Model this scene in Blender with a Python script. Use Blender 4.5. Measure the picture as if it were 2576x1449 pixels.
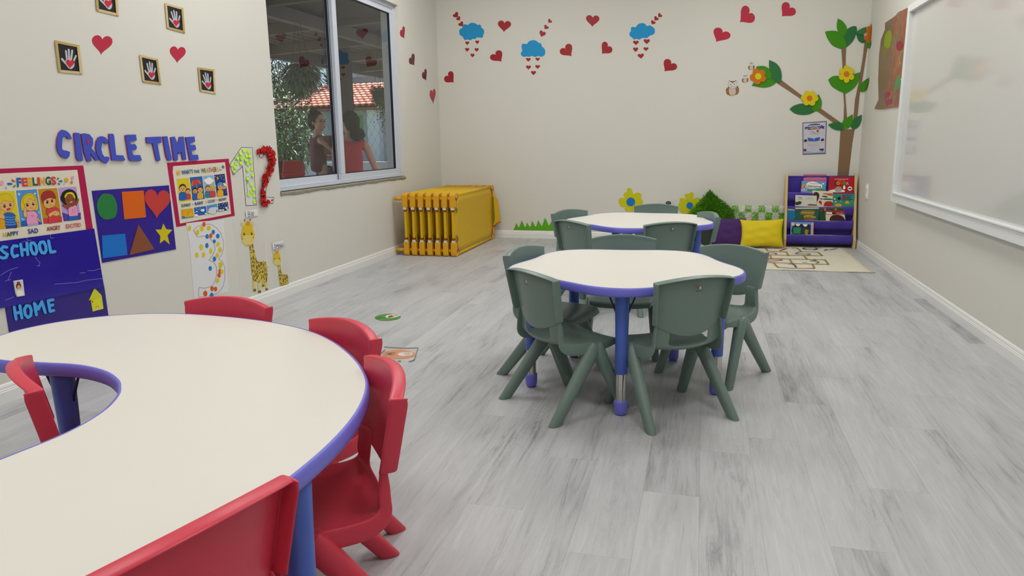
import bpy, bmesh, math, random
from mathutils import Vector, Matrix
for o in list(bpy.data.objects): bpy.data.objects.remove(o)
C = bpy.context.scene.collection
rnd = random.Random(7)
PI = math.pi
# ------------------------------------------------------------------ camera
W, H = 2576, 1449
CF, CPITCH, CYAW, CROLL, CH = 1813.8248, 0.20250, 0.2580, -0.0138, 0.95
XL, XR, YB, CEIL = -2.5257, 1.302, 6.870, 2.75
_f = Vector((-math.sin(CYAW)*math.cos(CPITCH), math.cos(CYAW)*math.cos(CPITCH), -math.sin(CPITCH)))
_r = Vector((math.cos(CYAW), math.sin(CYAW), 0)); _u = _r.cross(_f)
_c, _s = math.cos(CROLL), math.sin(CROLL)
CR, CU, CFW = _r*_c+_u*_s, _u*_c-_r*_s, _f
CAM = Vector((0, 0, CH))
cam = bpy.data.objects.new('camera', bpy.data.cameras.new('camera')); C.objects.link(cam)
cam.data.sensor_fit = 'HORIZONTAL'; cam.data.sensor_width = 36; cam.data.lens = CF/W*36
cam.data.clip_start = .02; cam.data.clip_end = 200
cam.matrix_world = Matrix.Translation(CAM) @ Matrix((CR, CU, -CFW)).transposed().to_4x4()
bpy.context.scene.camera = cam
# ------------------------------------------------------------------ light, sky, exposure
vs = bpy.context.scene.view_settings
vs.view_transform = 'Standard'; vs.look = 'None'; vs.gamma = 1; vs.use_curve_mapping = False
vs.exposure = 0.0
wd = bpy.data.worlds.new('sky'); bpy.context.scene.world = wd; wd.use_nodes = True
nt = wd.node_tree; bg = nt.nodes['Background']
sk = nt.nodes.new('ShaderNodeTexSky'); sk.sky_type = 'HOSEK_WILKIE'; sk.turbidity = 4.5
sk.sun_direction = Vector((-.2, .45, .87)).normalized()
nt.links.new(sk.outputs[0], bg.inputs[0]); bg.inputs[1].default_value = 4.5
sl = bpy.data.lights.new('sun', 'SUN'); sl.energy = 15.0; sl.angle = .01; sl.color = (1, .96, .9)
so = bpy.data.objects.new('sun', sl); C.objects.link(so); so.rotation_euler = Vector((.2, -.45, -.87)).to_track_quat('-Z', 'Y').to_euler()
PANELS = [(-1.65, -1.3, 10.5), (.45, -1.3, 10.5), (-1.65, 1.1, 13.5), (.45, 1.1, 13.5), (-1.65, 3.3, 16.5), (.45, 3.3, 16.5), (-1.65, 5.3, 17), (.45, 5.3, 17)]
for x, y, e in PANELS:      # the ceiling's LED panels
    a = bpy.data.lights.new('panel_light', 'AREA'); a.shape = 'SQUARE'; a.size = .62; a.energy = e; a.color = (1, .99, .965)
    ao = bpy.data.objects.new('panel_light', a); C.objects.link(ao); ao.location = (x, y, CEIL-.035)
# ------------------------------------------------------------------ helpers
def ray(x, y): return CFW+CR*((x-W/2)/CF)-CU*((y-H/2)/CF)
def on(pl, x, y, off=0):
    d = ray(x, y)
    if pl == 'L': t = (XL+off)/d.x
    elif pl == 'B': t = (YB-off)/d.y
    elif pl == 'R': t = (XR-off)/d.x
    elif pl == 'F': t = (off-CH)/d.z
    else: t = pl/d.dot(CFW)
    return CAM+d*t
NRM = {'L': Vector((1, 0, 0)), 'B': Vector((0, -1, 0)), 'R': Vector((-1, 0, 0)), 'F': Vector((0, 0, 1))}
def at(x, y, depth): return CAM+ray(x, y)*depth
def s2l(c): return tuple((v/12.92 if v <= .04045 else ((v+.055)/1.055)**2.4) for v in c)
def hexc(h): return s2l([int(h[i:i+2], 16)/255 for i in (0, 2, 4)])
_M = {}
def mat(hx, rough=.55, var=.05, scale=30, bump=.0, metal=0, spec=.5, emit=0, bscale=None, coat=0, sheen=0, tr=0):
    k = (hx, rough, var, scale, bump, metal, spec, emit, bscale, coat, sheen, tr)
    if k in _M: return _M[k]
    m = bpy.data.materials.new('m_'+hx); m.use_nodes = True; n = m.node_tree; b = n.nodes['Principled BSDF']
    c = hexc(hx); L = n.links.new
    b.inputs['Roughness'].default_value = rough; b.inputs['Metallic'].default_value = metal
    b.inputs['Specular IOR Level'].default_value = spec; b.inputs['Coat Weight'].default_value = coat
    b.inputs['Sheen Weight'].default_value = sheen; b.inputs['Transmission Weight'].default_value = tr
    tc = n.nodes.new('ShaderNodeTexCoord'); nz = n.nodes.new('ShaderNodeTexNoise'); nz.inputs['Scale'].default_value = scale
    nz.inputs['Detail'].default_value = 4
    L(tc.outputs['Object'], nz.inputs['Vector'])
    mx = n.nodes.new('ShaderNodeMix'); mx.data_type = 'RGBA'
    mx.inputs[6].default_value = tuple(v*(1-var) for v in c)+(1,); mx.inputs[7].default_value = tuple(min(1, v*(1+var)) for v in c)+(1,)
    L(nz.outputs['Fac'], mx.inputs[0]); L(mx.outputs[2], b.inputs['Base Color'])
    if bump:
        n2 = n.nodes.new('ShaderNodeTexNoise'); n2.inputs['Scale'].default_value = bscale or scale*4; L(tc.outputs['Object'], n2.inputs['Vector'])
        bp = n.nodes.new('ShaderNodeBump'); bp.inputs['Strength'].default_value = bump; bp.inputs['Distance'].default_value = .002
        L(n2.outputs['Fac'], bp.inputs['Height']); L(bp.outputs[0], b.inputs['Normal'])
    if emit:
        b.inputs['Emission Color'].default_value = c+(1,); b.inputs['Emission Strength'].default_value = emit
    _M[k] = m; return m
ORG = {}
def tag(o, label=None, cat=None, group=None, kind=None):
    for k, v in (('label', label), ('category', cat), ('group', group), ('kind', kind)):
        if v: o[k] = v
    return o
def empty(name, loc=(0, 0, 0), label=None, cat=None, group=None, rz=0):
    o = bpy.data.objects.new(name, None); C.objects.link(o); o.location = loc; o.rotation_euler.z = rz; o.empty_display_size = .05
    ORG[o] = Vector(loc); return tag(o, label, cat, group)
def add(name, vs_, fs, mats, parent=None, smooth=False, midx=None, local=False, label=None, cat=None, group=None, kind=None, org=None):
    """link one mesh object; vs_ are world coordinates (or local to the parent's origin)"""
    vs_ = [Vector(v) for v in vs_]
    if parent is not None: og = Vector((0, 0, 0)) if local else ORG[parent]
    elif org is not None: og = Vector(org)
    else:
        xs, ys, zs = zip(*vs_); og = Vector(((min(xs)+max(xs))/2, (min(ys)+max(ys))/2, min(zs)))
    me = bpy.data.meshes.new(name); me.from_pydata([v-og for v in vs_], [], fs)
    for m in (mats if isinstance(mats, (list, tuple)) else [mats]): me.materials.append(m)
    if midx: me.polygons.foreach_set('material_index', midx)
    if smooth: me.polygons.foreach_set('use_smooth', [True]*len(me.polygons))
    me.update()
    o = bpy.data.objects.new(name, me); C.objects.link(o)
    if parent is not None: o.parent = parent; ORG[o] = ORG[parent]
    else: o.location = og; ORG[o] = og
    return tag(o, label, cat, group, kind)
class MB:
    def __init__(s): s.v = []; s.f = []; s.m = []
    def grid(s, rows, closed_u=False, closed_v=False, mi=0):
        b = len(s.v); nr, nc = len(rows), len(rows[0])
        for r in rows: s.v += [Vector(p) for p in r]
        for i in range(nr if closed_v else nr-1):
            for j in range(nc if closed_u else nc-1):
                i2, j2 = (i+1) % nr, (j+1) % nc
                s.f.append((b+i*nc+j, b+i*nc+j2, b+i2*nc+j2, b+i2*nc+j)); s.m.append(mi)
        return s
    def face(s, pts, mi=0):
        b = len(s.v); s.v += [Vector(p) for p in pts]; s.f.append(tuple(range(b, b+len(pts)))); s.m.append(mi); return s
    def box(s, a, b, mi=0, M=None):
        x0, y0, z0 = a; x1, y1, z1 = b; k = len(s.v)
        P = [Vector(p) for p in ((x0,y0,z0),(x1,y0,z0),(x1,y1,z0),(x0,y1,z0),(x0,y0,z1),(x1,y0,z1),(x1,y1,z1),(x0,y1,z1))]
        if M: P = [M @ p for p in P]
        s.v += P
        for f in ((0,3,2,1),(4,5,6,7),(0,1,5,4),(1,2,6,5),(2,3,7,6),(3,0,4,7)): s.f.append(tuple(k+i for i in f)); s.m.append(mi)
        return s
    def tube(s, pts, rad, n=10, mi=0, cap=True, ell=1.0, up=None):
        pts = [Vector(p) for p in pts]; rad = rad if isinstance(rad, (list, tuple)) else [rad]*len(pts)
        rows = []
        d0 = (pts[1]-pts[0]).normalized(); a = Vector(up) if up else (Vector((0, 0, 1)) if abs(d0.z) < .9 else Vector((1, 0, 0)))
        for i, p in enumerate(pts):
            d = (pts[min(i+1, len(pts)-1)]-pts[max(i-1, 0)]).normalized()
            x = d.cross(a).normalized(); y = x.cross(d).normalized()
            rows.append([p+(x*math.cos(t)*ell+y*math.sin(t))*rad[i] for t in [2*PI*k/n for k in range(n)]])
        b = len(s.v); s.grid(rows, closed_u=True, mi=mi)
        if cap:
            s.f.append(tuple(b+k for k in reversed(range(n)))); s.m.append(mi)
            e = b+(len(rows)-1)*n; s.f.append(tuple(e+k for k in range(n))); s.m.append(mi)
        return s
    def lathe(s, prof, c=(0, 0, 0), n=16, mi=0, axis='z'):
        c = Vector(c); rows = []
        for r, z in prof:
            rows.append([c+Vector((r*math.cos(2*PI*k/n), r*math.sin(2*PI*k/n), z)) for k in range(n)])
        return s.grid(rows, closed_u=True, mi=mi)
    def build(s, name, mats, parent=None, **k):
        return add(name, s.v, s.f, mats, parent, midx=(s.m if isinstance(mats, (list, tuple)) else None), **k)
def fixn(o):
    bm = bmesh.new(); bm.from_mesh(o.data); bmesh.ops.recalc_face_normals(bm, faces=bm.faces); bm.to_mesh(o.data); bm.free(); return o
def mod(o, t, **k):
    m = o.modifiers.new(t.lower(), t)
    for a, b in k.items(): setattr(m, a, b)
    return o
def bev(o, w=.002, seg=2): return mod(o, 'BEVEL', width=w, segments=seg, limit_method='ANGLE')
def cr(P, n=4, closed=True):
    out = []; N = len(P)
    for i in range(N if closed else N-1):
        p = [P[(i+k-1) % N] if closed else P[min(max(i+k-1, 0), N-1)] for k in range(4)]
        for j in range(n):
            t = j/n
            out.append(tuple(.5*((2*b)+(-a+c)*t+(2*a-5*b+4*c-d)*t*t+(-a+3*b-3*c+d)*t**3) for a, b, c, d in zip(*p)))
    if not closed: out.append(tuple(P[-1]))
    return out
def copy_tree(o, parent=None):
    c = o.copy(); C.objects.link(c); c.parent = parent; ORG[c] = Vector((0, 0, 0))
    for ch in list(o.children): copy_tree(ch, c)
    return c
def tri(pts2):
    """triangulate a 2-D polygon given in any order"""
    from mathutils.geometry import tessellate_polygon
    return tessellate_polygon([[Vector((p[0], p[1], 0)) for p in pts2]])
class Px:
    """pixel frame of one zoomed crop of the photograph"""
    def __init__(s, ox=0, oy=0, sc=1): s.ox, s.oy, s.sc = ox, oy, sc
    def __call__(s, P): return [(s.ox+x/s.sc, s.oy+y/s.sc) for x, y in P]
def sheet(name, pl, P, m, parent=None, off=.0, th=.001, bulge=None, **k):
    """a cut sheet (paper, foam, card) of thickness th lying on plane pl, its outline read in photo pixels"""
    if name != 'stack':
        a = sum(P[i][0]*P[(i+1) % len(P)][1]-P[(i+1) % len(P)][0]*P[i][1] for i in range(len(P)))
        if a < 0: P = P[::-1]
    top = [on(pl, x, y, off+th) for x, y in P]; n = len(P)
    if bulge:
        top = [p+NRM[pl]*bulge(x, y) for p, (x, y) in zip(top, P)]
    bot = [p-NRM[pl]*th for p in top]
    T = tri(P)
    f = []
    for t in T:
        q = tuple(t); nn = (top[q[1]]-top[q[0]]).cross(top[q[2]]-top[q[0]])
        if nn.dot(NRM[pl]) < 0: q = q[::-1]
        f.append(q); f.append(tuple(n+i for i in reversed(q)))
    for i in range(n):
        j = (i+1) % n; f.append((i, n+i, n+j, j))
    o = add(name, top+bot, f, m, parent, **k)
    return fixn(o)
def prints(name, pl, items, parent, off, step=.00025, bulge=None, **k):
    """flat print: polygons (photo pixels) each with its own ink, layered in order"""
    mb = MB(); ms = []
    for i, (P, m) in enumerate(items):
        if m not in ms: ms.append(m)
        mi = ms.index(m); V = [on(pl, x, y, off+step*i*.065+.0002+(bulge(x, y) if bulge else 0)) for x, y in P]; b = len(mb.v); mb.v += V
        for t in tri(P):
            q = tuple(t)
            if (V[q[1]]-V[q[0]]).cross(V[q[2]]-V[q[0]]).dot(NRM[pl]) < 0: q = q[::-1]
            mb.f.append(tuple(b+a for a in q)); mb.m.append(mi)
    return mb.build(name, ms, parent, **k)
def ell(cx, cy, rx, ry=None, n=16, rot=0):
    ry = ry or rx; c, s_ = math.cos(math.radians(rot)), math.sin(math.radians(rot))
    return [(cx+rx*math.cos(t)*c-ry*math.sin(t)*s_, cy+rx*math.cos(t)*s_+ry*math.sin(t)*c) for t in [2*PI*i/n for i in range(n)]]
def heart(cx, cy, w, h, rot=0, n=28):
    P = []
    for i in range(n):
        t = 2*PI*i/n; x = 16*math.sin(t)**3; y = -(13*math.cos(t)-5*math.cos(2*t)-2*math.cos(3*t)-math.cos(4*t))
        P.append((x, y))
    a = math.radians(rot); P = [(x*math.cos(a)-y*math.sin(a), x*math.sin(a)+y*math.cos(a)) for x, y in P]
    xs = [p[0] for p in P]; ys = [p[1] for p in P]; mx, my = (min(xs)+max(xs))/2, (min(ys)+max(ys))/2
    return [(cx+(x-mx)/(max(xs)-min(xs))*w, cy+(y-my)/(max(ys)-min(ys))*h) for x, y in P]
def stroke(P, w, caps=True, n=5):
    """one closed outline for a polyline drawn with a round brush of width w"""
    P = [Vector((p[0], p[1])) for p in P]; L, R = [], []
    for i, p in enumerate(P):
        d = (P[min(i+1, len(P)-1)]-P[max(i-1, 0)]).normalized(); q = Vector((-d.y, d.x))*w/2
        L.append(p+q); R.append(p-q)
    out = list(L)
    if caps:
        d = (P[-1]-P[-2]).normalized(); q = Vector((-d.y, d.x))
        out += [P[-1]+(q*math.cos(t)+d*math.sin(t))*w/2 for t in [PI*k/(n+1) for k in range(1, n+1)]]
    out += R[::-1]
    if caps:
        d = (P[0]-P[1]).normalized(); q = Vector((-d.y, d.x))
        out += [P[0]+(q*math.cos(t)+d*math.sin(t))*w/2 for t in [PI*k/(n+1) for k in range(1, n+1)]]
    return [tuple(p) for p in out]
def segs(P, w):
    """polyline as overlapping capsules (safe for sharp turns)"""
    return [stroke(P[i:i+2], w, n=4) for i in range(len(P)-1)]
_TC = {}
def glyphs(txt, bold=0.0):
    """triangles of a line of built-in lettering, normalised to a unit box, one list per character"""
    key = (txt, bold)
    if key in _TC: return _TC[key]
    out = []; x = 0
    allv = []
    cu = bpy.data.curves.new('t', 'FONT'); cu.body = txt; cu.offset = bold; cu.resolution_u = 3; cu.space_character = 1+bold*2.5
    o = bpy.data.objects.new('t', cu); C.objects.link(o)
    dg = bpy.context.evaluated_depsgraph_get(); me = o.evaluated_get(dg).to_mesh()
    V = [(v.co.x, v.co.y) for v in me.vertices]; F = [tuple(p.vertices) for p in me.polygons]
    o.evaluated_get(dg).to_mesh_clear(); bpy.data.objects.remove(o); bpy.data.curves.remove(cu)
    xs = [v[0] for v in V]; ys = [v[1] for v in V]
    V = [((x-min(xs))/(max(xs)-min(xs)), (y-min(ys))/(max(ys)-min(ys))) for x, y in V]
    _TC[key] = (V, F); return _TC[key]
def lettering(name, pl, lines, parent, off, local=None, **k):
    """lines: (text, quad TL,TR,BR,BL in photo pixels, ink or list of inks across, bold)"""
    mb = MB(); ms = []
    for txt, Q, m, bold in lines:
        V, F = glyphs(txt, bold); b = len(mb.v)
        for u, v in V:
            w = 1-v
            x = (Q[0][0]*(1-u)+Q[1][0]*u)*(1-w)+(Q[3][0]*(1-u)+Q[2][0]*u)*w
            y = (Q[0][1]*(1-u)+Q[1][1]*u)*(1-w)+(Q[3][1]*(1-u)+Q[2][1]*u)*w
            mb.v.append(local(x, y) if local else on(pl, x, y, off))
        inks = m if isinstance(m, list) else [m]
        for f in F:
            cx = sum(V[i][0] for i in f)/len(f); ink = inks[min(int(cx*len(inks)), len(inks)-1)]
            if ink not in ms: ms.append(ink)
            q = f
            if not local:
                A, B, D = mb.v[b+f[0]], mb.v[b+f[1]], mb.v[b+f[2]]
                if (B-A).cross(D-A).dot(NRM[pl]) < 0: q = f[::-1]
            mb.f.append(tuple(b+i for i in q)); mb.m.append(ms.index(ink))
    return mb.build(name, ms, parent, **k)

_cz = [(W/2+CF*((v-CAM).dot(CR))/((v-CAM).dot(CFW)), H/2-CF*((v-CAM).dot(CU))/((v-CAM).dot(CFW))) for v in (Vector((XR, YB, .4)), Vector((XR, YB, 2.0)))]
def xcorner(y): return _cz[0][0]+(_cz[1][0]-_cz[0][0])*(y-_cz[0][1])/(_cz[1][1]-_cz[0][1])
def clipc(P, side):
    f = lambda p: (xcorner(p[1])-p[0])*side; out = []
    for i, p in enumerate(P):
        q = P[(i+1) % len(P)]; a, b = f(p), f(q)
        if a >= 0: out.append(p)
        if a*b < 0: t = a/(a-b); out.append((p[0]+(q[0]-p[0])*t, p[1]+(q[1]-p[1])*t))
    return out
def wrapsheet(name, P, m, parent, off, th, **k):
    """a sheet on the back wall that folds round the room corner onto the right wall"""
    B_ = clipc([(x, y) for x, y in P], 1); R_ = clipc(P, -1)
    o = None
    if len(B_) > 2: o = sheet(name, 'B', B_, m, parent, off=off, th=th, **k)
    if len(R_) > 2:
        if max(p[0] for p in R_)-min(p[0] for p in R_) > .8: sheet(name, 'R', R_, m, parent, off=off, th=th, **k)
    return o

def grow(P, w):
    n = len(P); ar = sum(P[i][0]*P[(i+1) % n][1]-P[(i+1) % n][0]*P[i][1] for i in range(n)); s = 1 if ar > 0 else -1; out = []
    for i in range(n):
        a, b = P[i-1], P[(i+1) % n]; dx, dy = b[0]-a[0], b[1]-a[1]; l = math.hypot(dx, dy) or 1
        out.append((P[i][0]+dy/l*w*s, P[i][1]-dx/l*w*s))
    return out
# ------------------------------------------------------------------ room shell
def wall_mat():
    m = mat('d7d5cd', rough=.62, var=.018, scale=1.2, bump=.12, bscale=90, spec=.35); return m
WALL = wall_mat()
Y0 = -2.6
WY0, WY1, WZ0, WZ1 = 3.985, 5.945, .652, 2.068      # the window opening
mb = MB(); T = .16
mb.box((XL-T, Y0, 0), (XL, WY0, CEIL)); mb.box((XL-T, WY1, 0), (XL, YB+T, CEIL)); mb.box((XL-T, WY0, 0), (XL, WY1, WZ0)); mb.box((XL-T, WY0, WZ1), (XL, WY1, CEIL))
tag(mb.build('wall_left', WALL), kind='structure')
tag(MB().box((XL, YB, 0), (XR, YB+T, CEIL)).build('wall_back', WALL), kind='structure')
tag(MB().box((XR, Y0, 0), (XR+T, YB+T, CEIL)).build('wall_right', WALL), kind='structure')
tag(MB().box((XL-T, Y0-T, 0), (XR+T, Y0, CEIL)).build('wall_front', WALL), kind='structure')
tag(MB().box((XL-T, Y0-T, CEIL), (XR+T, YB+T, CEIL+.12)).build('ceiling', mat('e8e7e2', rough=.8, bump=.1)), kind='structure')
# ceiling light panels
PL = None
for i, (x, y, _e) in enumerate(PANELS):
    if PL is None:
        PL = empty('ceiling_light', (x, y, CEIL), cat='light', group='square panel lights on the ceiling')
        PL['label'] = 'square white panel light set on the ceiling'
        MB().box((-.33, -.33, -.03), (.33, -.31, 0)).box((-.33, .31, -.03), (.33, .33, 0)).box((-.33, -.31, -.03), (-.31, .31, 0)).box((.31, -.31, -.03), (.33, .31, 0)).build('frame', mat('eeeeee', rough=.4), PL, local=True)
        MB().box((-.31, -.31, -.02), (.31, .31, -.012)).build('diffuser', mat('fffaf0', emit=1.3, rough=.5), PL, local=True)
    else:
        o = copy_tree(PL); o.location = (x, y, CEIL)
    bpy.data.objects['ceiling_light' if i == 0 else 'ceiling_light.%03d' % i]['label'] = 'square white ceiling light, %s, on the %s side' % (('behind the camera', 'above the kidney table end', 'above the flower tables', 'nearest the back wall')[i//2], ('window', 'whiteboard')[i % 2])
# floor: a base and vinyl planks laid along the room
def plank_mat():
    m = bpy.data.materials.new('vinyl_plank'); m.use_nodes = True; n = m.node_tree; b = n.nodes['Principled BSDF']; L = n.links.new
    N = lambda t: n.nodes.new('ShaderNode'+t)
    tc = N('TexCoord'); oi = N('ObjectInfo'); ad = N('VectorMath'); ad.operation = 'ADD'; sc = N('VectorMath'); sc.operation = 'SCALE'
    sc.inputs[3].default_value = 37.0
    L(oi.outputs['Random'], sc.inputs[0]); L(tc.outputs['Object'], ad.inputs[0]); L(sc.outputs[0], ad.inputs[1])
    def nz(vec, scale, detail, dist=0, rough=.6):
        mp = N('Mapping'); mp.inputs['Scale'].default_value = vec; L(ad.outputs[0], mp.inputs[0])
        t = N('TexNoise'); t.inputs['Scale'].default_value = scale; t.inputs['Detail'].default_value = detail; t.inputs['Distortion'].default_value = dist
        t.inputs['Roughness'].default_value = rough; L(mp.outputs[0], t.inputs[0]); return t.outputs['Fac']
    broad = nz((4, .55, 1), 1.5, 3, .6); grain = nz((26, 1.9, 1), 1.4, 6, 2.2, .65); fine = nz((95, 5, 1), 1.6, 3, .5); fig = nz((7, 1.1, 1), 1.2, 4, 3.2)
    def mth(op, a, bb):
        q = N('Math'); q.operation = op
        for i, v in enumerate((a, bb)):
            if isinstance(v, (int, float)): q.inputs[i].default_value = v
            else: L(v, q.inputs[i])
        return q.outputs[0]
    # contour lines of a stretched field give the cathedral figure
    sn = mth('SINE', mth('MULTIPLY', fig, 95), 0); sn = mth('MULTIPLY', mth('ADD', sn, 1), .5)
    msk = nz((3, .8, 1), 1.1, 1, .3); mr_ = N('MapRange'); mr_.inputs[1].default_value = .48; mr_.inputs[2].default_value = .66; L(msk, mr_.inputs[0])
    mix = mth('ADD', mth('MULTIPLY', broad, .50), mth('ADD', mth('MULTIPLY', grain, .38), mth('MULTIPLY', fine, .12)))
    mix = mth('SUBTRACT', mix, mth('MULTIPLY', mth('MULTIPLY', sn, mr_.outputs[0]), .055))
    mix = mth('ADD', mix, mth('MULTIPLY', oi.outputs['Random'], .035))
    rp = N('ValToRGB'); e = rp.color_ramp.elements
    e[0].position = .33; e[0].color = hexc('808184')+(1,); e[1].position = .70; e[1].color = hexc('c4c5c8')+(1,)
    k = e.new(.47); k.color = hexc('adaeb1')+(1,)
    L(mix, rp.inputs[0])
    # short dark checks along the grain
    ck = nz((34, 5.5, 1), 2.6, 3, 3.0, .7); cr_ = N('ValToRGB'); cr_.color_ramp.elements[0].position = .675; cr_.color_ramp.elements[1].position = .77; L(ck, cr_.inputs[0])
    mx = N('Mix'); mx.data_type = 'RGBA'; mx.inputs[7].default_value = hexc('77777b')+(1,); L(rp.outputs[0], mx.inputs[6]); L(mth('MULTIPLY', cr_.outputs[0], .55), mx.inputs[0])
    L(mx.outputs[2], b.inputs['Base Color']); b.inputs['Roughness'].default_value = .42; b.inputs['Specular IOR Level'].default_value = .4
    bp = N('Bump'); bp.inputs['Strength'].default_value = .18; bp.inputs['Distance'].default_value = .001; L(grain, bp.inputs['Height']); L(bp.outputs[0], b.inputs['Normal'])
    return m
PLANK = plank_mat()
FL = tag(MB().box((XL-T, Y0-T, -.1), (XR+T, YB+T, -.0035)).build('floor', mat('8c8d90', rough=.6), org=(0, 0, 0)), kind='structure')
pw, plen = .15, .98; pm = {}
def plank(x0, x1, y0, y1):
    key = (round(x1-x0, 3), round(y1-y0, 3))
    if key not in pm:
        w, l = x1-x0, y1-y0
        b = .0012; g = .00015
        me = MB().box((g, g, -.0035), (w-g, l-g, 0))
        o = me.build('plank', PLANK, FL, local=True); pm[key] = o.data
        o.location = (x0, y0, 0)
    else:
        o = bpy.data.objects.new('plank', pm[key]); C.objects.link(o); o.parent = FL; o.location = (x0, y0, 0)
i = 0; x = XL
while x < XR-.01:
    x1 = min(x+pw, XR); off = (0, .37, .71, .2, .55, .86)[i % 6]*plen
    y = Y0; first = True
    while y < YB-.001:
        y1 = min(YB, y+(off if first and off > .01 else plen)); first = False
        if YB-y1 < .06: y1 = YB
        plank(round(x, 4), round(x1, 4), round(y, 4), round(y1, 4)); y = y1
    x = x1; i += 1
# baseboards: profiled white skirting with a bead and a stepped top
def skirt(name, p0, p1, nrm):
    prof = [(0, 0), (.0105, 0), (.0105, .044), (.0085, .047), (.0085, .052), (.0062, .054), (.0062, .062), (.0035, .069), (.0012, .0725), (0, .0735)]
    p0, p1, nrm = Vector(p0), Vector(p1), Vector(nrm)
    rows = [[p+nrm*a+Vector((0, 0, z)) for a, z in prof] for p in (p0, p1)]
    return tag(fixn(MB().grid(rows).build(name, mat('e6e6e4', rough=.35, var=.01))), kind='structure')
skirt('baseboard_left', (XL, Y0, 0), (XL, YB, 0), (1, 0, 0)); skirt('baseboard_back', (XL, YB, 0), (XR, YB, 0), (0, -1, 0)); skirt('baseboard_right', (XR, Y0, 0), (XR, YB, 0), (-1, 0, 0))
# ------------------------------------------------------------------ window
win = empty('window_1', (XL-.06, (WY0+WY1)/2, WZ0)); win['kind'] = 'structure'
ALU = mat('c9cfdb', rough=.3, var=.01, metal=.0, spec=.6); fx0, fx1 = XL-.115, XL-.035
mb = MB(); mb.box((fx0, WY0, WZ0), (fx1, WY1, WZ0+.028)).box((fx0, WY0, WZ1-.03), (fx1, WY1, WZ1)).box((fx0, WY0, WZ0+.028), (fx1, WY0+.03, WZ1-.03)).box((fx0, WY1-.03, WZ0+.028), (fx1, WY1, WZ1-.03))
mb.box((fx1, WY0, WZ0), (fx1+.006, WY1, WZ0+.012))
bev(mb.build('window_frame', ALU, win), .002)
ym = 4.905
GL = bpy.data.materials.new('window_glass'); GL.use_nodes = True; n = GL.node_tree
for q in list(n.nodes): n.nodes.remove(q)
ou = n.nodes.new('ShaderNodeOutputMaterial'); ms_ = n.nodes.new('ShaderNodeMixShader'); tp = n.nodes.new('ShaderNodeBsdfTransparent'); gs = n.nodes.new('ShaderNodeBsdfGlossy')
tp.inputs[0].default_value = (.84, .85, .86, 1); gs.inputs['Roughness'].default_value = .0; gs.inputs[0].default_value = (1, 1, 1, 1)
fr = n.nodes.new('ShaderNodeFresnel'); fr.inputs[0].default_value = 1.5
ge = n.nodes.new('ShaderNodeNewGeometry'); sb_ = n.nodes.new('ShaderNodeMath'); sb_.operation = 'SUBTRACT'; sb_.inputs[0].default_value = 1; n.links.new(ge.outputs['Backfacing'], sb_.inputs[1])
mu_ = n.nodes.new('ShaderNodeMath'); mu_.operation = 'MULTIPLY'; n.links.new(sb_.outputs[0], mu_.inputs[0]); n.links.new(fr.outputs[0], mu_.inputs[1]); n.links.new(mu_.outputs[0], ms_.inputs[0]); n.links.new(tp.outputs[0], ms_.inputs[1]); n.links.new(gs.outputs[0], ms_.inputs[2]); n.links.new(ms_.outputs[0], ou.inputs[0])
def sash(name, ya, yb, xa, xb, w=.052):
    z0, z1 = WZ0+.024, WZ1-.026
    mb = MB(); mb.box((xa, ya, z0), (xb, yb, z0+.046)).box((xa, ya, z1-.046), (xb, yb, z1)).box((xa, ya, z0+.046), (xb, ya+w, z1-.046)).box((xa, yb-w, z0+.046), (xb, yb, z1-.046))
    o = bev(mb.build(name, ALU, win), .002)
    xm = (xa+xb)/2; g = .006
    mk = MB()
    for a, b, c_, d in ((ya+w, yb-w, z0+.046, z0+.046+g), (ya+w, yb-w, z1-.046-g, z1-.046), (ya+w, ya+w+g, z0+.046, z1-.046), (yb-w-g, yb-w, z0+.046, z1-.046)):
        mk.box((xm-.006, a, c_), (xm+.012, b, d))
    mk.build('gasket', mat('17181c', rough=.6), o)
    MB().box((xm-.002, ya+w, z0+.046), (xm+.002, yb-w, z1-.046)).build('pane', GL, o)
sash('sash', WY0+.02, ym+.02, XL-.105, XL-.078); sash('sash', ym-.032, WY1-.02, XL-.070, XL-.043, .062)
# rough stone sill under the frame
rows = []
for i in range(41):
    y = WY0-.004+(WY1-WY0+.012)*i/40; j = rnd.uniform(-.004, .004); k = rnd.uniform(-.0015, .0015)
    rows.append([(XL-.10, y, WZ0), (XL+.006+k, y, WZ0), (XL+.009+k, y, WZ0-.007), (XL+.005, y, WZ0-.020+j), (XL-.001, y, WZ0-.026+j), (XL-.10, y, WZ0-.026)])
o = fixn(MB().grid(rows).build('sill', mat('9a9684', rough=.9, var=.35, scale=60, bump=.8), win, label='rough grey stone sill edge'))
# white plaster reveal round the opening
mb = MB(); mb.box((XL-.14, WY1-.001, WZ0), (XL+.001, WY1+.0, WZ1))
# ------------------------------------------------------------------ whiteboard with box frame on the right wall
FR = mat('e9ebec', rough=.35, var=.008)
wby0, wby1, wbz0, wbz1 = 1.2, 5.50, .500, 1.775
wb = empty('whiteboard', (XR, (wby0+wby1)/2, wbz0), 'large white framed whiteboard fixed to the right wall', 'whiteboard')
def bar(a, b, nm='frame_rail'): return bev(MB().box(a, b).build(nm, FR, wb), .0025)
bar((XR-.042, wby0, wbz0), (XR, wby1, wbz0+.058)); bar((XR-.042, wby0, wbz1-.045), (XR, wby1, wbz1)); bar((XR-.042, wby1-.052, wbz0+.058), (XR, wby1, wbz1-.045)); bar((XR-.042, wby0, wbz0+.058), (XR, wby0+.052, wbz1-.045))
MB().box((XR-.05, wby0, wbz0+.058), (XR-.0, wby1-.052, wbz0+.064)).build('ledge', FR, wb)
bm_ = bpy.data.materials.new('board_gloss'); bm_.use_nodes = True; b = bm_.node_tree.nodes['Principled BSDF']
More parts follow.
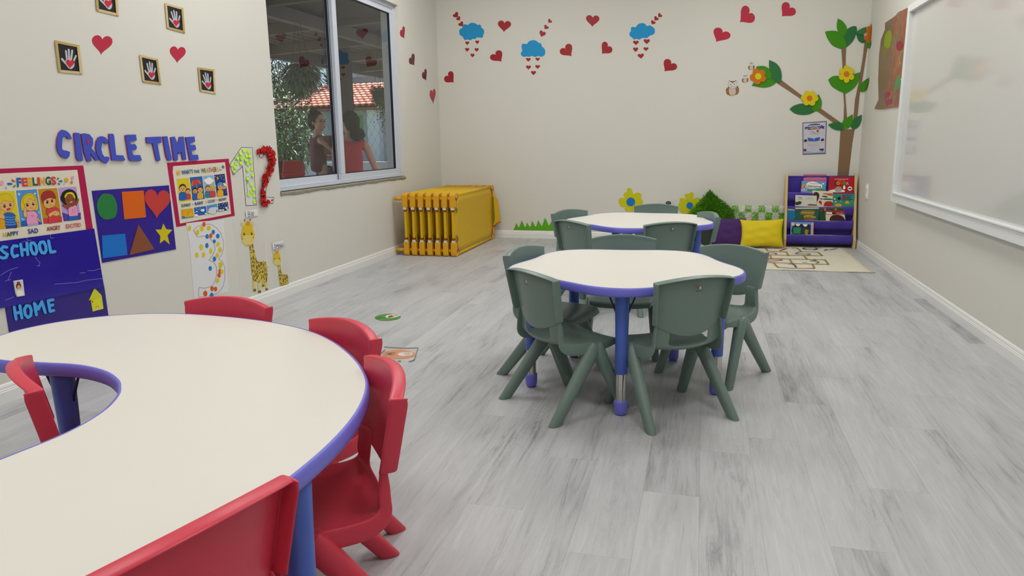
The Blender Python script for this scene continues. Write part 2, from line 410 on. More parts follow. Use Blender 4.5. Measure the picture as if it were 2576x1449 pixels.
nz = bm_.node_tree.nodes.new('ShaderNodeTexNoise'); nz.inputs['Scale'].default_value = 3; rp = bm_.node_tree.nodes.new('ShaderNodeMapRange'); rp.inputs[3].default_value = .05; rp.inputs[4].default_value = .10
bm_.node_tree.links.new(nz.outputs[0], rp.inputs[0]); bm_.node_tree.links.new(rp.outputs[0], b.inputs['Roughness'])
b.inputs['Base Color'].default_value = hexc('cfcecb')+(1,); b.inputs['Specular IOR Level'].default_value = .5
MB().box((XR-.016, wby0+.05, wbz0+.05), (XR-.004, wby1-.05, wbz1-.04)).build('writing_surface', bm_, wb)
# wall outlet strip near the shelf
wo = empty('wall_outlet', on('R', 2182, 500), 'narrow white double wall outlet low on the right wall beside the bookshelf', 'outlet')
q = on('R', 2182, 482); z0 = on('R', 2181, 500).z; z1 = on('R', 2181, 462).z; MB().box((XR-.008, q.y-.04, z0), (XR, q.y+.04, z1)).build('cover_plate', mat('f0f0ee', rough=.3), wo)
bev(wo.children[0], .002)
for z in (z0+.015, z1-.04): bev(MB().box((XR-.013, q.y-.022, z), (XR-.007, q.y+.022, z+.026)).build('socket', mat('f4f4f2', rough=.3), wo), .003)
# ------------------------------------------------------------------ moulded children's chairs
def make_chair(hx, label, cat_='chair', mark=True):
    P = mat(hx, rough=.38, var=.02, scale=8, bump=.06, bscale=220, spec=.45)
    root = empty('childrens_chair', (0, 0, 0), label, cat_)
    us = [-1, -.95, -.8, -.55, -.28, 0, .28, .55, .8, .95, 1]; vsn = [0, .05, .2, .4, .6, .8, .93, 1]
    def bp(u, v):
        hw = .131+.014*v; zb = .348-.044*(1-u*u); zt = .494+.017*(1-u*u)
        return Vector((u*hw, -.128-.026*v+.030*u*u+(.004 if v > .95 else 0), zb+(zt-zb)*v))
    rows = []
    for v in vsn:
        r = [bp(u, v) for u in us]; d = .034-.012*(1-v)*0
        l = [r[0]+Vector((-.002, -d, -.002 if v > .9 else 0)), r[0]+Vector((-.0015, -.004, 0))]; q = [r[-1]+Vector((.0015, -.004, 0)), r[-1]+Vector((.002, -d, -.002 if v > .9 else 0))]
        rows.append(l+r+q)
    top = rows[-1]; k = len(top)
    r2 = [p+Vector((0, -.004, .001)) for p in top]; r2[0] = top[0]+Vector((0, 0, 0)); r2[-1] = top[-1]
    r3 = []
    for i, p in enumerate(top):
        if i in (0, k-1): r3.append(p+Vector((0, -.001, -.001)))
        elif i in (1, k-2): r3.append(top[0 if i == 1 else k-1]+Vector((.004 if i == 1 else -.004, -.001, 0)))
        else: r3.append(p+Vector((0, -.026, -.003)))
    rows.append(r2[:1]+r2[1:-1]+r2[-1:]); rows.append(r3)
    o = MB().grid(rows).build('backrest', P, root, smooth=True); fixn(o)
    mod(o, 'SOLIDIFY', thickness=.0055, offset=0); mod(o, 'SUBSURF', levels=1, render_levels=2)
    # seat shell with the hand slot
    us2 = [-1, -.93, -.78, -.58, -.3, 0, .3, .58, .78, .93, 1]
    path = [(-.131, .356), (-.128, .342), (-.125, .320), (-.121, .297), (-.117, .283), (-.109, .272), (-.088, .260), (-.05, .253), (.02, .251), (.085, .254), (.125, .252), (.145, .243), (.152, .226)]
    hws = [.122, .123, .125, .127, .128, .13, .134, .137, .139, .139, .134, .128, .124]
    rows = []; M_ = len(path)
    for i, (y, z) in enumerate(path):
        a = path[max(i-1, 0)]; b = path[min(i+1, M_-1)]; ty, tz = b[0]-a[0], b[1]-a[1]; L_ = math.hypot(ty, tz); ny, nz_ = tz/L_, -ty/L_
        up = max(0, 1-max(0, (i-3))/4); r = []
        for u in us2: r.append(Vector((u*hws[i], y+.028*u*u*up, z+.007*u*u*(1-up)-((.004, .010, .016, .016, .008)[i-2]*(1-u*u) if 2 <= i <= 6 else 0))))
        d = [.012, .016, .022, .026, .028, .032, .038, .040, .038, .032, .024, .018, .012][i]
        l = [r[0]+Vector((-.003, ny*d, nz_*d)), r[0]+Vector((-.002, ny*.004, nz_*.004))]; q = [r[-1]+Vector((.002, ny*.004, nz_*.004)), r[-1]+Vector((.003, ny*d, nz_*d))]
        rows.append(l+r+q)
    mb = MB().grid(rows); nc = len(rows[0])
    keep = []
    for f in mb.f:
        i, j = f[0]//nc, f[0] % nc
        if i <= 3 and 5 <= j <= 8: continue
        keep.append(f)
    # slot edge row
    mb.f = keep; mb.m = [0]*len(keep)
    o = mb.build('seat', P, root, smooth=True); fixn(o); mod(o, 'SOLIDIFY', thickness=.0055, offset=0); mod(o, 'SUBSURF', levels=1, render_levels=2)
    for s in (-1, 1):
        for fy, fx, wd in ((-.157, .163, .0205), (.152, .158, .0195)):
            a = Vector((s*.137, .034+(.0045 if fy > 0 else -.0045), .243)); b = Vector((s*fx, fy, 0)); d = (b-a).normalized(); x = Vector((1, 0, 0)); y = d.cross(x).normalized()
            rows = []
            for t, sc in ((-.05, .3), (-.042, .72), (-.02, 1.08), (.03, 1.2), (.2, 1.1), (.6, .96), (1, .84)):
                c_ = a+(b-a)*t; ring = []
                for k in range(16):
                    th = 2*PI*k/16; cx, sy = math.cos(th), math.sin(th)
                    cx = math.copysign(abs(cx)**.8, cx); sy = math.copysign(abs(sy)**.8, sy)
                    p = c_+x*cx*.0185*sc+y*sy*wd*1.13*sc
                    if t == 1: p = p-d*(p.z/d.z)
                    ring.append(p)
                rows.append(ring)
            m_ = MB().grid(rows, closed_u=True); n = 16
            m_.f.append(tuple(range(n))); m_.m.append(0); m_.f.append(tuple(len(m_.v)-n+i for i in reversed(range(n)))); m_.m.append(0)
            o = m_.build('leg', P, root, smooth=True); fixn(o); bev(o, .002); 
    # little maker's mark on the back of the backrest
    lo = lambda x, z: Vector((-x, -.1605-(z-.47)*.16+.3*x*x, z))
    W_, R_, D_ = mat('c9cfc8', rough=.4), mat('a01f2c', rough=.4), mat('1e2724', rough=.5)
    mb = MB()
    mb.v = []; items = [([(.0, .473), (-.006, .469), (-.007, .476), (-.002, .481)], 0), ([(.0005, .474), (.007, .470), (.008, .479), (.002, .483)], 1)] + [(s_, 2) for s_ in [[(-.012, .4625), (-.0035, .4625), (-.0035, .4645), (-.012, .4645)], [(-.002, .4625), (.012, .4635), (.012, .4655), (-.002, .4645)]]]
    for Q, mi in items: mb.face([lo(x, z)+Vector((0, -.0015, 0)) for x, z in Q], mi)
    if mark: o = mb.build('maker_mark', [W_, R_, D_], root); fixn(o)
    return root
def put(proto, x, y, fx, fy, label, group, first=False):
    o = proto if first else copy_tree(proto)
    o.location = (x, y, 0); o.rotation_euler.z = math.atan2(-fx, fy); o['label'] = label; o['group'] = group
    return o
gp = make_chair('6d827a', ''); GG = 'sage green moulded chairs round the two flower tables'
G1, G2 = (-.282, 2.774), (-.355, 4.405)
put(gp, -.090, 2.487, -.574, .818, 'sage green chair with its back to the camera, right of the front table leg', GG, True)
put(gp, -.462, 2.478, .69, .724, 'sage green chair with its back to the camera, left of the front table leg', GG)
put(gp, .066, 2.966, -.499, -.866, 'sage green chair facing the camera at the right of the front flower table', GG)
put(gp, -.578, 2.862, .96, -.28, 'sage green chair at the left end of the front flower table', GG)
put(gp, -.335, 3.21, .06, -1, 'sage green chair behind the front flower table, only its curved top above the tabletop', GG)
put(gp, -.215, 4.06, -.42, .907, 'sage green chair, back to the camera, right side of the far flower table', GG)
put(gp, -.60, 4.04, .66, .75, 'sage green chair, back to the camera, left side of the far flower table', GG)
put(gp, -.70, 4.45, .80, -.60, 'sage green chair at the far left end of the far flower table', GG)
put(gp, -.29, 4.86, .06, -1, 'sage green chair behind the far flower table, below the yellow wall flowers', GG)
put(gp, -.085, 4.42, -.93, -.36, 'sage green chair at the right end of the far flower table, beside the purple cushion', GG)
rp_ = make_chair('d0384e', '', mark=False); RG = 'red moulded chairs round the kidney table'
put(rp_, -.712, 1.182, -.82, -.572, 'red chair right of the kidney table, nearest to the near right table leg', RG, True)
put(rp_, -.925, 1.462, -.52, -.854, 'red chair at the far right of the kidney table, beside the orange floor sticker', RG)
put(rp_, -1.335, 1.63, -.10, -1, 'red chair behind the kidney table, only its curved top above the tabletop', RG)
put(rp_, -1.24, 1.225, .62, .78, 'red chair standing inside the hollow of the kidney table', RG)
put(rp_, -.710, .714, -.963, .27, 'red chair at the bottom of the picture with its back to the camera', RG)
# ------------------------------------------------------------------ tables
TOP = mat('e1ded6', rough=.33, var=.008, scale=2, spec=.4); BAND = mat('706fd6', rough=.38, var=.02); LEGB = mat('4866c2', rough=.35, var=.03); CHR = mat('c8c6c0', rough=.13, metal=1); BRACE = mat('1d2350', rough=.4)
def table(name, loc, outline, legs, label, cat_, zt=.469, radial=()):
    root = empty(name, (loc[0], loc[1], 0), label, cat_)
    n = len(outline)
    def inset(P, d):
        out = []
        for i in range(n):
            a, b = Vector(P[i-1]), Vector(P[(i+1) % n]); t = (b-a).normalized(); out.append((P[i][0]-t.y*d, P[i][1]+t.x*d))
        return out
    P = outline
    sgn = 1 if sum(P[i][0]*P[(i+1) % n][1]-P[(i+1) % n][0]*P[i][1] for i in range(n)) > 0 else -1
    I = inset(P, .0035*sgn)
    mb = MB(); T_ = tri(I)
    top = [Vector((x, y, zt)) for x, y in I]; bot = [Vector((x, y, zt-.026)) for x, y in I]; mb.v = top+bot
    for t in T_: mb.f.append(tuple(t)); mb.f.append(tuple(n+i for i in reversed(t)))
    for i in range(n): j = (i+1) % n; mb.f.append((i, j, n+j, n+i))
    mb.m = [0]*len(mb.f)
    fixn(mb.build('tabletop', TOP, root, local=True))
    rows = []
    for d, z in ((.0035, zt+.0003), (.001, zt+.0008), (-.002, zt-.001), (-.0045, zt-.008), (-.005, zt-.018), (-.004, zt-.027), (-.001, zt-.0305), (.003, zt-.031), (.004, zt-.026)):
        rows.append([Vector((x, y, z)) for x, y in inset(P, d*sgn)])
    fixn(MB().grid(rows, closed_u=True).build('edge_band', BAND, root, local=True, smooth=True))
    for k, (x, y) in enumerate(legs):
        o = MB().lathe([(.0, zt-.026), (.026, zt-.026), (.0255, zt-.05), (.0225, .30), (.0215, .152), (.017, .151)], (x, y, 0), 20).build('leg', LEGB, root, local=True, smooth=True)
        mod(o, 'BEVEL', width=.0005)
        MB().lathe([(.0185, .155), (.0185, .045)], (x, y, 0), 20).build('chrome_tube', CHR, o, local=True, smooth=True)
        MB().lathe([(.0, .0545), (.019, .0545), (.0225, .053), (.0232, .048), (.0228, .016), (.020, .006), (.014, .001), (.0, .001)], (x, y, 0), 20).build('foot_cap', BAND, o, local=True, smooth=True)
        a = PI/2 if (radial and k == 1) else math.atan2(y, x)
        mb = MB()
        for s in (-1, 1):
            q = Vector((math.cos(a+s*PI/2), math.sin(a+s*PI/2), 0))
            if k not in radial: MB().tube([Vector((x, y, zt-.029))+q*.05, Vector((x, y, zt-.085))+q*.027, Vector((x, y, zt-.10))+q*.022], .003, 8).build('brace', BRACE, root, local=True, smooth=True)
    return root
def flower(r0, a, th, n=120): return [((r0+a*math.cos(5*(t-th)))*math.cos(t), (r0+a*math.cos(5*(t-th)))*math.sin(t)) for t in [2*PI*i/n for i in range(n)]]
th1 = math.radians(-84.7); th2 = math.radians(48)
table('flower_table', G1, flower(.421, .029, th1), [(.368*math.cos(th1+k*2*PI/5), .368*math.sin(th1+k*2*PI/5)) for k in range(5)], 'five-lobed white tabletop with blue edge and legs, the nearer of the two flower tables', 'table')
table('flower_table', G2, flower(.421, .029, th2), [(.368*math.cos(th2+k*2*PI/5), .368*math.sin(th2+k*2*PI/5)) for k in range(5)], 'five-lobed white tabletop with blue edge and legs, the farther flower table near the back wall', 'table')
A = Vector((-1.13, 1.146)); dd = Vector((.73, .68)).normalized(); ee = Vector((-dd.y, dd.x))
half = [(.0, .472), (.12, .466), (.24, .443), (.36, .392), (.47, .322), (.57, .237), (.65, .150), (.705, .055), (.728, -.05), (.715, -.155), (.66, -.245), (.575, -.298), (.48, -.302), (.395, -.268), (.338, -.222), (.285, -.158), (.22, -.082), (.14, -.03), (.06, -.005)]
loopP = [(u, w) for u, w in half]+[(.0, .0)]+[(-u, w) for u, w in half[:0:-1]]
loopP = cr(loopP, 5)
out = [(A+ee*u+dd*w) for u, w in loopP]; KC = (-1.0, 1.28)
out = [(p.x-KC[0], p.y-KC[1]) for p in out]
lk = [(A+ee*u+dd*w) for u, w in ((.60, -.16), (-.60, -.16), (.42, .24), (-.50, .175), (0, .38), (.31, -.06+.04))]
lk = [on('F', 768, 1215, .44).to_2d(), None]
L1 = on('F', 765, 1212, .44); L2 = on('F', 150, 950, .44)
def uw(p): v = Vector((p.x, p.y))-A; return v.dot(ee), v.dot(dd)
u2, w2 = uw(L2)
lk = [Vector((L1.x-.020, L1.y+.005)), Vector((L2.x-.036, L2.y+.04)), A+ee*-.58+dd*-.17, A+ee*.60+dd*.10]
table('kidney_table', KC, out, [(p.x-KC[0], p.y-KC[1]) for p in lk], 'large kidney shaped white tabletop with blue edge in the left foreground', 'table', radial=(0,))
print('KIDNEY legs', [tuple(round(v, 3) for v in p) for p in lk], 'uw', u2, w2)
# ------------------------------------------------------------------ stacked cots
YC = mat('e0a512', rough=.42, var=.03); YF = mat('d6ac0a', rough=.6, var=.05, bump=.1, bscale=300); OR_ = mat('b8440c', rough=.6); WT = mat('d8d8d0', rough=.5); OLV = mat('7c7a0c', rough=.7)
cy0, cy1, ch, cth = 5.625, 6.795, .526, .047
def make_cot():
    root = empty('stacking_cot', (0, 0, 0), '', 'cot')
    x0, x1 = -cth/2, cth/2; xc = 0
    for top in (0, 1):
        for far in (0, 1):
            prof = [(0, 0), (.03, 0), (.088, 0), (.094, .022), (.094, .04), (.05, .046), (.04, .118), (.0, .118)]      # (along, up) block outline
            prof = [(0, .022), (.006, .007), (.02, 0), (.078, 0), (.085, .012), (.083, .034), (.052, .052), (.036, .118), (0, .118)]
            P = []
            for a, b in prof:
                y = cy0+a if not far else cy1-a; z = b if not top else ch-b; P.append((y, z))
            n = len(P); mb = MB(); mb.v = [Vector((x0, y, z)) for y, z in P]+[Vector((x1, y, z)) for y, z in P]
            mb.f = [tuple(range(n)), tuple(range(2*n-1, n-1, -1))]+[(i, n+i, n+(i+1) % n, (i+1) % n) for i in range(n)]; mb.m = [0]*len(mb.f)
            o = mb.build('corner_block', YC, root, local=True); fixn(o); bev(o, .005, 3)
            yy = cy0+.032 if not far else cy1-.032; zz = .046 if not top else ch-.046
            MB().tube([(x1-.0005, yy, zz), (x1+.0008, yy, zz)], .013, 16, ell=1).build('peg_hole', mat('7a4a06', rough=.7), root, local=True)
            MB().tube([(x0-.024, yy, zz), (x0+.004, yy, zz)], .0135, 16).build('peg', YC, root, local=True, smooth=True)
    # canvas-wrapped side tubes top and bottom, end tubes, canvas sheet
    for z in (.018, ch-.018): MB().tube([(.004, cy0+.075, z), (.004, cy1-.075, z)], .018, 14).build('side_tube', YF, root, local=True, smooth=True)
    for y in (cy0+.014, cy1-.014): bev(MB().box((-.011, y-.012, .150), (.013, y+.012, ch-.150)).build('end_tube', YF, root, local=True), .008, 3)
    rows = []
    for i in range(13):
        t = i/12; y = cy0+.02+(cy1-cy0-.04)*t; r = []
        for j in range(9):
            s = j/8; c0 = .118*max(0, 1-t/.07) if t < .07 else (.118*max(0, (t-.93)/.07) if t > .93 else 0); z = .02+c0+(ch-.04-2*c0)*s
            r.append((.016-.013*math.sin(PI*s)**.6*(.4+.6*math.sin(PI*t)**.5), y, z))
        rows.append(r)
    o = MB().grid(rows).build('canvas', YF, root, local=True, smooth=True); mod(o, 'SOLIDIFY', thickness=.0025)
    mb = MB()
    for z in (.120, .133, ch-.126, ch-.139): pass
    mb = MB(); mb.box((-.013, cy0-.0005, .117), (.014, cy0+.025, .136)).box((-.013, cy0-.0005, ch-.136), (.014, cy0+.025, ch-.117)); mb.build('end_sleeve', WT, root, local=True)
    mb = MB()
    for z in (.1365, .1435, ch-.1415, ch-.1485): mb.box((-.0125, cy0-.0008, z), (.0145, cy0+.027, z+.005))
    mb.build('binding', OR_, root, local=True)
    # bound corner notches and olive reinforcing diamonds
    mb = MB()
    for far in (0, 1):
        for top in (0, 1):
            Y = lambda a: cy0+a if not far else cy1-a
            Z = lambda b: b if not top else ch-b
            pts = [(.0195, Y(.095), Z(.003)), (.0205, Y(.088), Z(.042)), (.0195, Y(.058), Z(.06)), (.018, Y(.045), Z(.135))]
            MB().tube(pts, .0032, 6).build('corner_binding', OR_, root, local=True)
    mb = MB()
    for top in (0, 1):
        Z = lambda b: b if not top else ch-b
        k = 1 if not top else .7
        mb.face([(.0245, cy0+.032, Z(.118)), (.0248, cy0+.075, Z(.118+.018)), (.0245, cy0+.045, Z(.118+.06*k)), (.0235, cy0+.028, Z(.118+.065*k))])
    o = mb.build('corner_patch', OLV, root, local=True); mod(o, 'SOLIDIFY', thickness=.001)
    if True:   # loose canvas flap bulging at the far end
        pass
    return root
cot = make_cot(); CG = 'yellow stacking cots stood on edge in the corner'
names = ['nearest the room, its whole yellow canvas side showing', 'second from the room side', 'third from the room side', 'in the middle of the row', 'third from the left wall', 'second from the left wall', 'nearest the left wall, its pegs reaching the wall']
for i in range(7):
    o = cot if i == 0 else copy_tree(cot); o.location = (-1.985-i*.0702, 0, 0); o['label'] = 'yellow stacking cot on edge, '+names[i]; o['group'] = CG
# first cot: slack canvas flap hanging out at its far end
fy_ = 6.772; fp_ = lambda x, y, d=0: CAM+ray(x, y)*((fy_-d)/ray(x, y).y)
L0 = ORG[cot].copy(); flp = [fp_(*q)-Vector((-1.985, 0, 0)) for q in ((1238, 490), (1246, 494), (1252.5, 503), (1256, 530), (1259.5, 557.5), (1250, 562), (1240, 574))]
mb = MB().face(flp); o = fixn(mb.build('canvas_flap', YF, cot, local=True)); mod(o, 'SOLIDIFY', thickness=.003)
mb = MB().face([fp_(*q, .004)-Vector((-1.985, 0, 0)) for q in ((1238.5, 492), (1242, 500), (1245, 550), (1240, 573))]); mod(fixn(mb.build('flap_lining', OLV, cot, local=True)), 'SOLIDIFY', thickness=.001)
MB().tube([p+Vector((0, -.004, 0)) for p in flp[4:7]], .005, 8).build('flap_binding', OR_, cot, local=True, smooth=True)
# long pegs of the last cot touching the wall
last = [o for o in bpy.data.objects if o.get('label', '').startswith('yellow stacking cot on edge, nearest the left wall')][0]
for z in (.046, ch-.046): MB().tube([(-cth/2-.075, cy0+.032, z), (-cth/2+.004, cy0+.032, z)], .0155, 16).build('long_peg', YC, last, local=True, smooth=True)
for ch_ in [c for c in last.children if c.name.startswith('peg.') or c.name == 'peg']: bpy.data.objects.remove(ch_)
# ------------------------------------------------------------------ wall art (outlines read in photo pixels, lying on the real walls)
PAP = dict(rough=.62, var=.03, scale=40, spec=.3)
K = lambda h, **k: mat(h, **{**PAP, **k})
RED = K('a02226', rough=.4, var=.12, scale=160); CRIM = K('b81e3c', rough=.5); BLUEC = K('1f92cc'); GRN1 = K('3d8a06'); GRN2 = K('2c6e3a'); BRN = K('84684c')
PURP = K('2a128f', rough=.25, spec=.5); MAG = K('ae0f4b', rough=.4); WHT = K('d9d9d6'); CREAM = K('e0d8c6', rough=.35); BLK = K('1b1b1e'); YEL = K('dcc60a'); ORG_C = K('d9690a')
INK = {k: K(v) for k, v in dict(blue='1f5fb0', dblue='1d3f8c', red='cf3a44', dred='a32838', yellow='e0a91c', ypanel='d8c61a', green='1f5a34', lgreen='4f8f2a', orange='d8701c', teal='2a7f94', pink='d97ba6', lpink='e79ac0',
    skin='e2ab68', skin2='d99a55', brown='8a4a20', dbrown='4a2a18', black='1a1716', white='f1ece0', sky='4d8fd0', lsky='86b6dc', night='1a3a78', gold='d8a010', gold2='c08a10', hair='d9bd1c', rhair='a02a2c', purple='8a6ac0', lilac='b79ad8', dpurple='4a3fa0', grey='9a9a98', lgrey='cfd2d6', grass='8aa020', navy='16244e', tomato='c8281e').items()}
def item(name, pl, P, m, label, cat, group=None, off=.0, th=.0012, **k): return sheet(name, pl, P, m, None, off=off, th=th, label=label, cat=cat, group=group, **k)
# --- hearts on the back wall
HG = 'red paper hearts on the back wall'
def hearts(pl, L, m, lab, group, nm='paper_heart', th=.0014):
    for cx, cy, w, h, rot, l in L: item(nm, pl, heart(cx, cy, w, h, rot), m, lab+' '+l, 'heart', group, th=th)
hearts('B', [(1269, 66.3, 33.5, 29.5, 4, 'upright, right of the leftmost blue cloud'), (1248, 141, 31, 29, -38, 'tilted, below and right of the leftmost cloud'),
    (1129.6, 193.6, 24.5, 29, -45, 'lowest of all, near the left corner'), (1423.7, 126, 31.5, 32, -38, 'tilted, right of the middle blue cloud'), (1491, 53, 34, 30, 3, 'upright, between the middle and right clouds'),
    (1527, 120.5, 27, 31, 42, 'tilted, left of the rightmost cloud'), (1686.6, 164.3, 34, 32, 38, 'tilted, below and right of the rightmost cloud')], RED, 'glittery red heart', HG)
hearts('B', [(1816.3, 87.8, 43, 37, 30, 'lowest of the three above the owls'), (1879.9, 35.8, 38.5, 43.5, 50, 'middle of the three above the owls'), (1984.2, 23.8, 36, 37, 42, 'nearest the paper tree, at the top edge')], CRIM, 'smooth crimson paper heart', 'crimson hearts on the back wall')
tr = [('leftmost', [(1145.8, 37, 13.5, 14.5, -42), (1152.6, 46, 10, 11, -42), (1159, 60, 12, 13, -38)], [(1175.4, 108.8, 10, 9.5, 0), (1200.5, 106.5, 10, 9.5, 0), (1175.2, 125.4, 10.5, 10, 0), (1199, 125.7, 10.5, 10, 0), (1188.5, 139.8, 10.5, 10, 0)]),
      ('middle', [(1365, 85, 15.5, 17, 22), (1374.8, 68, 11.5, 11.5, 38), (1383.7, 52.3, 10, 10.5, 45)], [(1329, 150.6, 12, 10, 0), (1352.5, 149.5, 11.5, 9, 0), (1329.4, 170, 13, 11, 0), (1352.5, 168.5, 12.5, 10, 0), (1342, 184, 13, 11.5, 0)]),
      ('rightmost', [(1643.5, 56.3, 11.5, 11, 32), (1651.5, 46.2, 11.5, 11.5, 38), (1660.6, 38, 10.5, 10.5, 45)], [(1599.8, 108, 14.5, 12, 0), (1627, 105, 15.5, 13.5, 0), (1599, 125.3, 13, 12.5, 0), (1625, 123.8, 13, 10, 0), (1611.8, 141.3, 16, 13.5, -8)])]
up = {'leftmost': ['topmost', 'middle', 'lowest'], 'middle': ['lowest', 'middle', 'topmost'], 'rightmost': ['lowest', 'middle', 'topmost']}
for nm, a, b in tr:
    for q, w in zip(a, up[nm]): item('small_paper_heart', 'B', heart(*q, n=20), RED, 'small red heart, %s of the diagonal trail above the %s cloud' % (w, nm), 'heart', 'little hearts trailing above the clouds')
    for q, w in zip(b, ['upper left', 'upper right', 'lower left', 'lower right', 'bottom']): item('small_paper_heart', 'B', heart(*q, n=20), RED, 'small red heart, %s of five raining from the %s cloud' % (w, nm), 'heart', 'little hearts raining from the clouds')
c = Px(1090, 0, 4.089)
clouds = [('leftmost', [(305,255),(330,250),(355,257),(375,240),(405,234),(435,242),(455,256),(478,252),(492,270),(495,285),(515,300),(523,330),(515,355),(507,385),(480,387),(450,383),(430,402),(405,398),(385,412),(350,405),(325,412),(308,390),(300,375),(275,360),(266,325),(275,300),(298,288)]),
    ('middle', [(912,455),(935,450),(962,452),(985,425),(1030,412),(1068,425),(1080,440),(1105,445),(1120,480),(1142,500),(1152,535),(1140,570),(1110,583),(1080,575),(1045,586),(1015,575),(985,584),(960,580),(930,584),(905,570),(900,545),(915,520),(908,490)]),
    ('rightmost', [(2035,285),(2055,276),(2080,280),(2105,250),(2145,237),(2180,247),(2198,268),(2225,260),(2252,275),(2275,295),(2278,330),(2262,355),(2230,365),(2200,390),(2170,390),(2145,392),(2118,407),(2090,400),(2062,405),(2045,385),(2022,370),(2018,340),(2032,320)])]
for nm, P in clouds: item('foam_cloud', 'B', cr(c(P), 3), BLUEC, 'blue foam cloud, %s of the three on the back wall' % nm, 'cloud', 'blue foam clouds', th=.002)
# --- hearts on the left wall
hearts('L', [(1012.5, 81.7, 12.5, 31, -32, 'bright, topmost beside the window'), (1088.6, 242.6, 15, 38, -8, 'bright, lowest and nearest the corner')], K('a82434', rough=.3), 'narrow-looking glossy red heart,', 'hearts between window and corner')
hearts('L', [(1036.1, 149.8, 14.5, 30, -38, 'second from the top beside the window'), (1067.9, 188, 12, 30, -30, 'third from the top beside the window')], K('5e1216', rough=.25), 'dark glossy red heart,', 'hearts between window and corner')
hearts('L', [(257.5, 113, 51.5, 49, 5, 'larger, between the left handprint frames'), (447.5, 137.5, 40, 42, 4, 'smaller, between the right handprint frames')], K('b5263f'), 'crimson paper heart,', 'paper hearts among the handprint frames')
# --- handprint pictures framed with craft sticks
STK = K('cfb684', rough=.6, var=.12, scale=60); STK2 = K('b99f62', rough=.6, var=.12, scale=60); PAINT = K('b9bcc6', rough=.5, var=.2, scale=120)
def hand(Q, seed, rot=0, sc=1):
    r = random.Random(seed); out = []
    def m(u, v):
        u, v = .5+(u-.5)*sc, .5+(v-.5)*sc
        return ((Q[0][0]*(1-u)+Q[1][0]*u)*(1-v)+(Q[3][0]*(1-u)+Q[2][0]*u)*v, (Q[0][1]*(1-u)+Q[1][1]*u)*(1-v)+(Q[3][1]*(1-u)+Q[2][1]*u)*v)
    def rt(u, v):
        a = math.radians(rot); x, y = u-.5, (v-.6)*1.35; return m(.5+x*math.cos(a)-y*math.sin(a), .6+(x*math.sin(a)+y*math.cos(a))/1.35)
    palm = cr([(.36, .58), (.5, .53), (.66, .56), (.72, .66), (.68, .78), (.56, .86), (.44, .82), (.36, .72)], 3)
    out.append([rt(u, v) for u, v in palm])
    for (x0, y0, x1, y1, w) in ((.40, .56, .33+r.uniform(-.02, .02), .30, .075), (.49, .54, .46, .20+r.uniform(0, .03), .08), (.57, .55, .60, .22+r.uniform(0, .04), .08), (.66, .60, .76, .38+r.uniform(-.02, .03), .07), (.42, .74, .20, .58+r.uniform(-.03, .03), .085)):
        k = r.uniform(.5, .62)
        a, b = (x0+(x1-x0)*k, y0+(y1-y0)*k), (x0+(x1-x0)*(k+.08), y0+(y1-y0)*(k+.08))
        for P in ([(x0, y0), a], [b, (x1, y1)]): out.append([rt(u, v) for u, v in stroke(P, w)])
    return out, rt
frames = [([(237, -52), (293, -38), (299, 41), (244, 28)], 0, 'cut off by the picture top'), ([(415, 7), (461, 20), (466, 84), (421, 72)], 1, 'upper right, above the smaller heart'),
    ([(138, 101), (200, 114), (208, 187), (148, 182)], 2, 'leftmost of the five'), ([(351, 137), (397, 148), (406, 213), (360, 207)], 3, 'between and below the two paper hearts'), ([(498, 169), (540, 175), (543, 237), (504, 230)], 4, 'rightmost, nearest the window')]
for Q, sd, lab in frames:
    ctr = on('L', sum(p[0] for p in Q)/4, sum(p[1] for p in Q)/4)
    root = empty('handprint_picture', ctr, 'white handprint on black in a craft-stick frame, '+lab, 'picture', 'handprint pictures on the left wall')
    sheet('black_card', 'L', Q, BLK, root, off=0, th=.0015)
    def qm(u, v, Q=Q): return ((Q[0][0]*(1-u)+Q[1][0]*u)*(1-v)+(Q[3][0]*(1-u)+Q[2][0]*u)*v, (Q[0][1]*(1-u)+Q[1][1]*u)*(1-v)+(Q[3][1]*(1-u)+Q[2][1]*u)*v)
    e = .0; w = .105; h = .085
    for k, (a, b, c_, d) in enumerate(((0, 0, 1, h), (0, 1-h, 1, 1), (0, .02, w, .97), (1-w, .03, 1, .98))):
        P = [(a+.02, b), (c_-.02, b), (c_, b+.02), (c_, d-.02), (c_-.02, d), (a+.02, d), (a, d-.02), (a, b+.02)]
        sheet('craft_stick', 'L', [qm(*p) for p in P], STK if (sd+k) % 2 else STK2, root, off=.0017 if k < 2 else .0035, th=.0018)
    hp, rt = hand(Q, sd, rot=(-6, 0, 8, 5, -4)[sd])
    prints('handprint', 'L', [(P, PAINT) for P in hp], root, .0017)
    cx, cy = rt(.54, .69); ww = abs(Q[1][0]-Q[0][0])
    sheet('heart', 'L', heart(cx, cy, ww*.33, ww*.36, 2), K('c92038'), root, off=.0024, th=.0006)
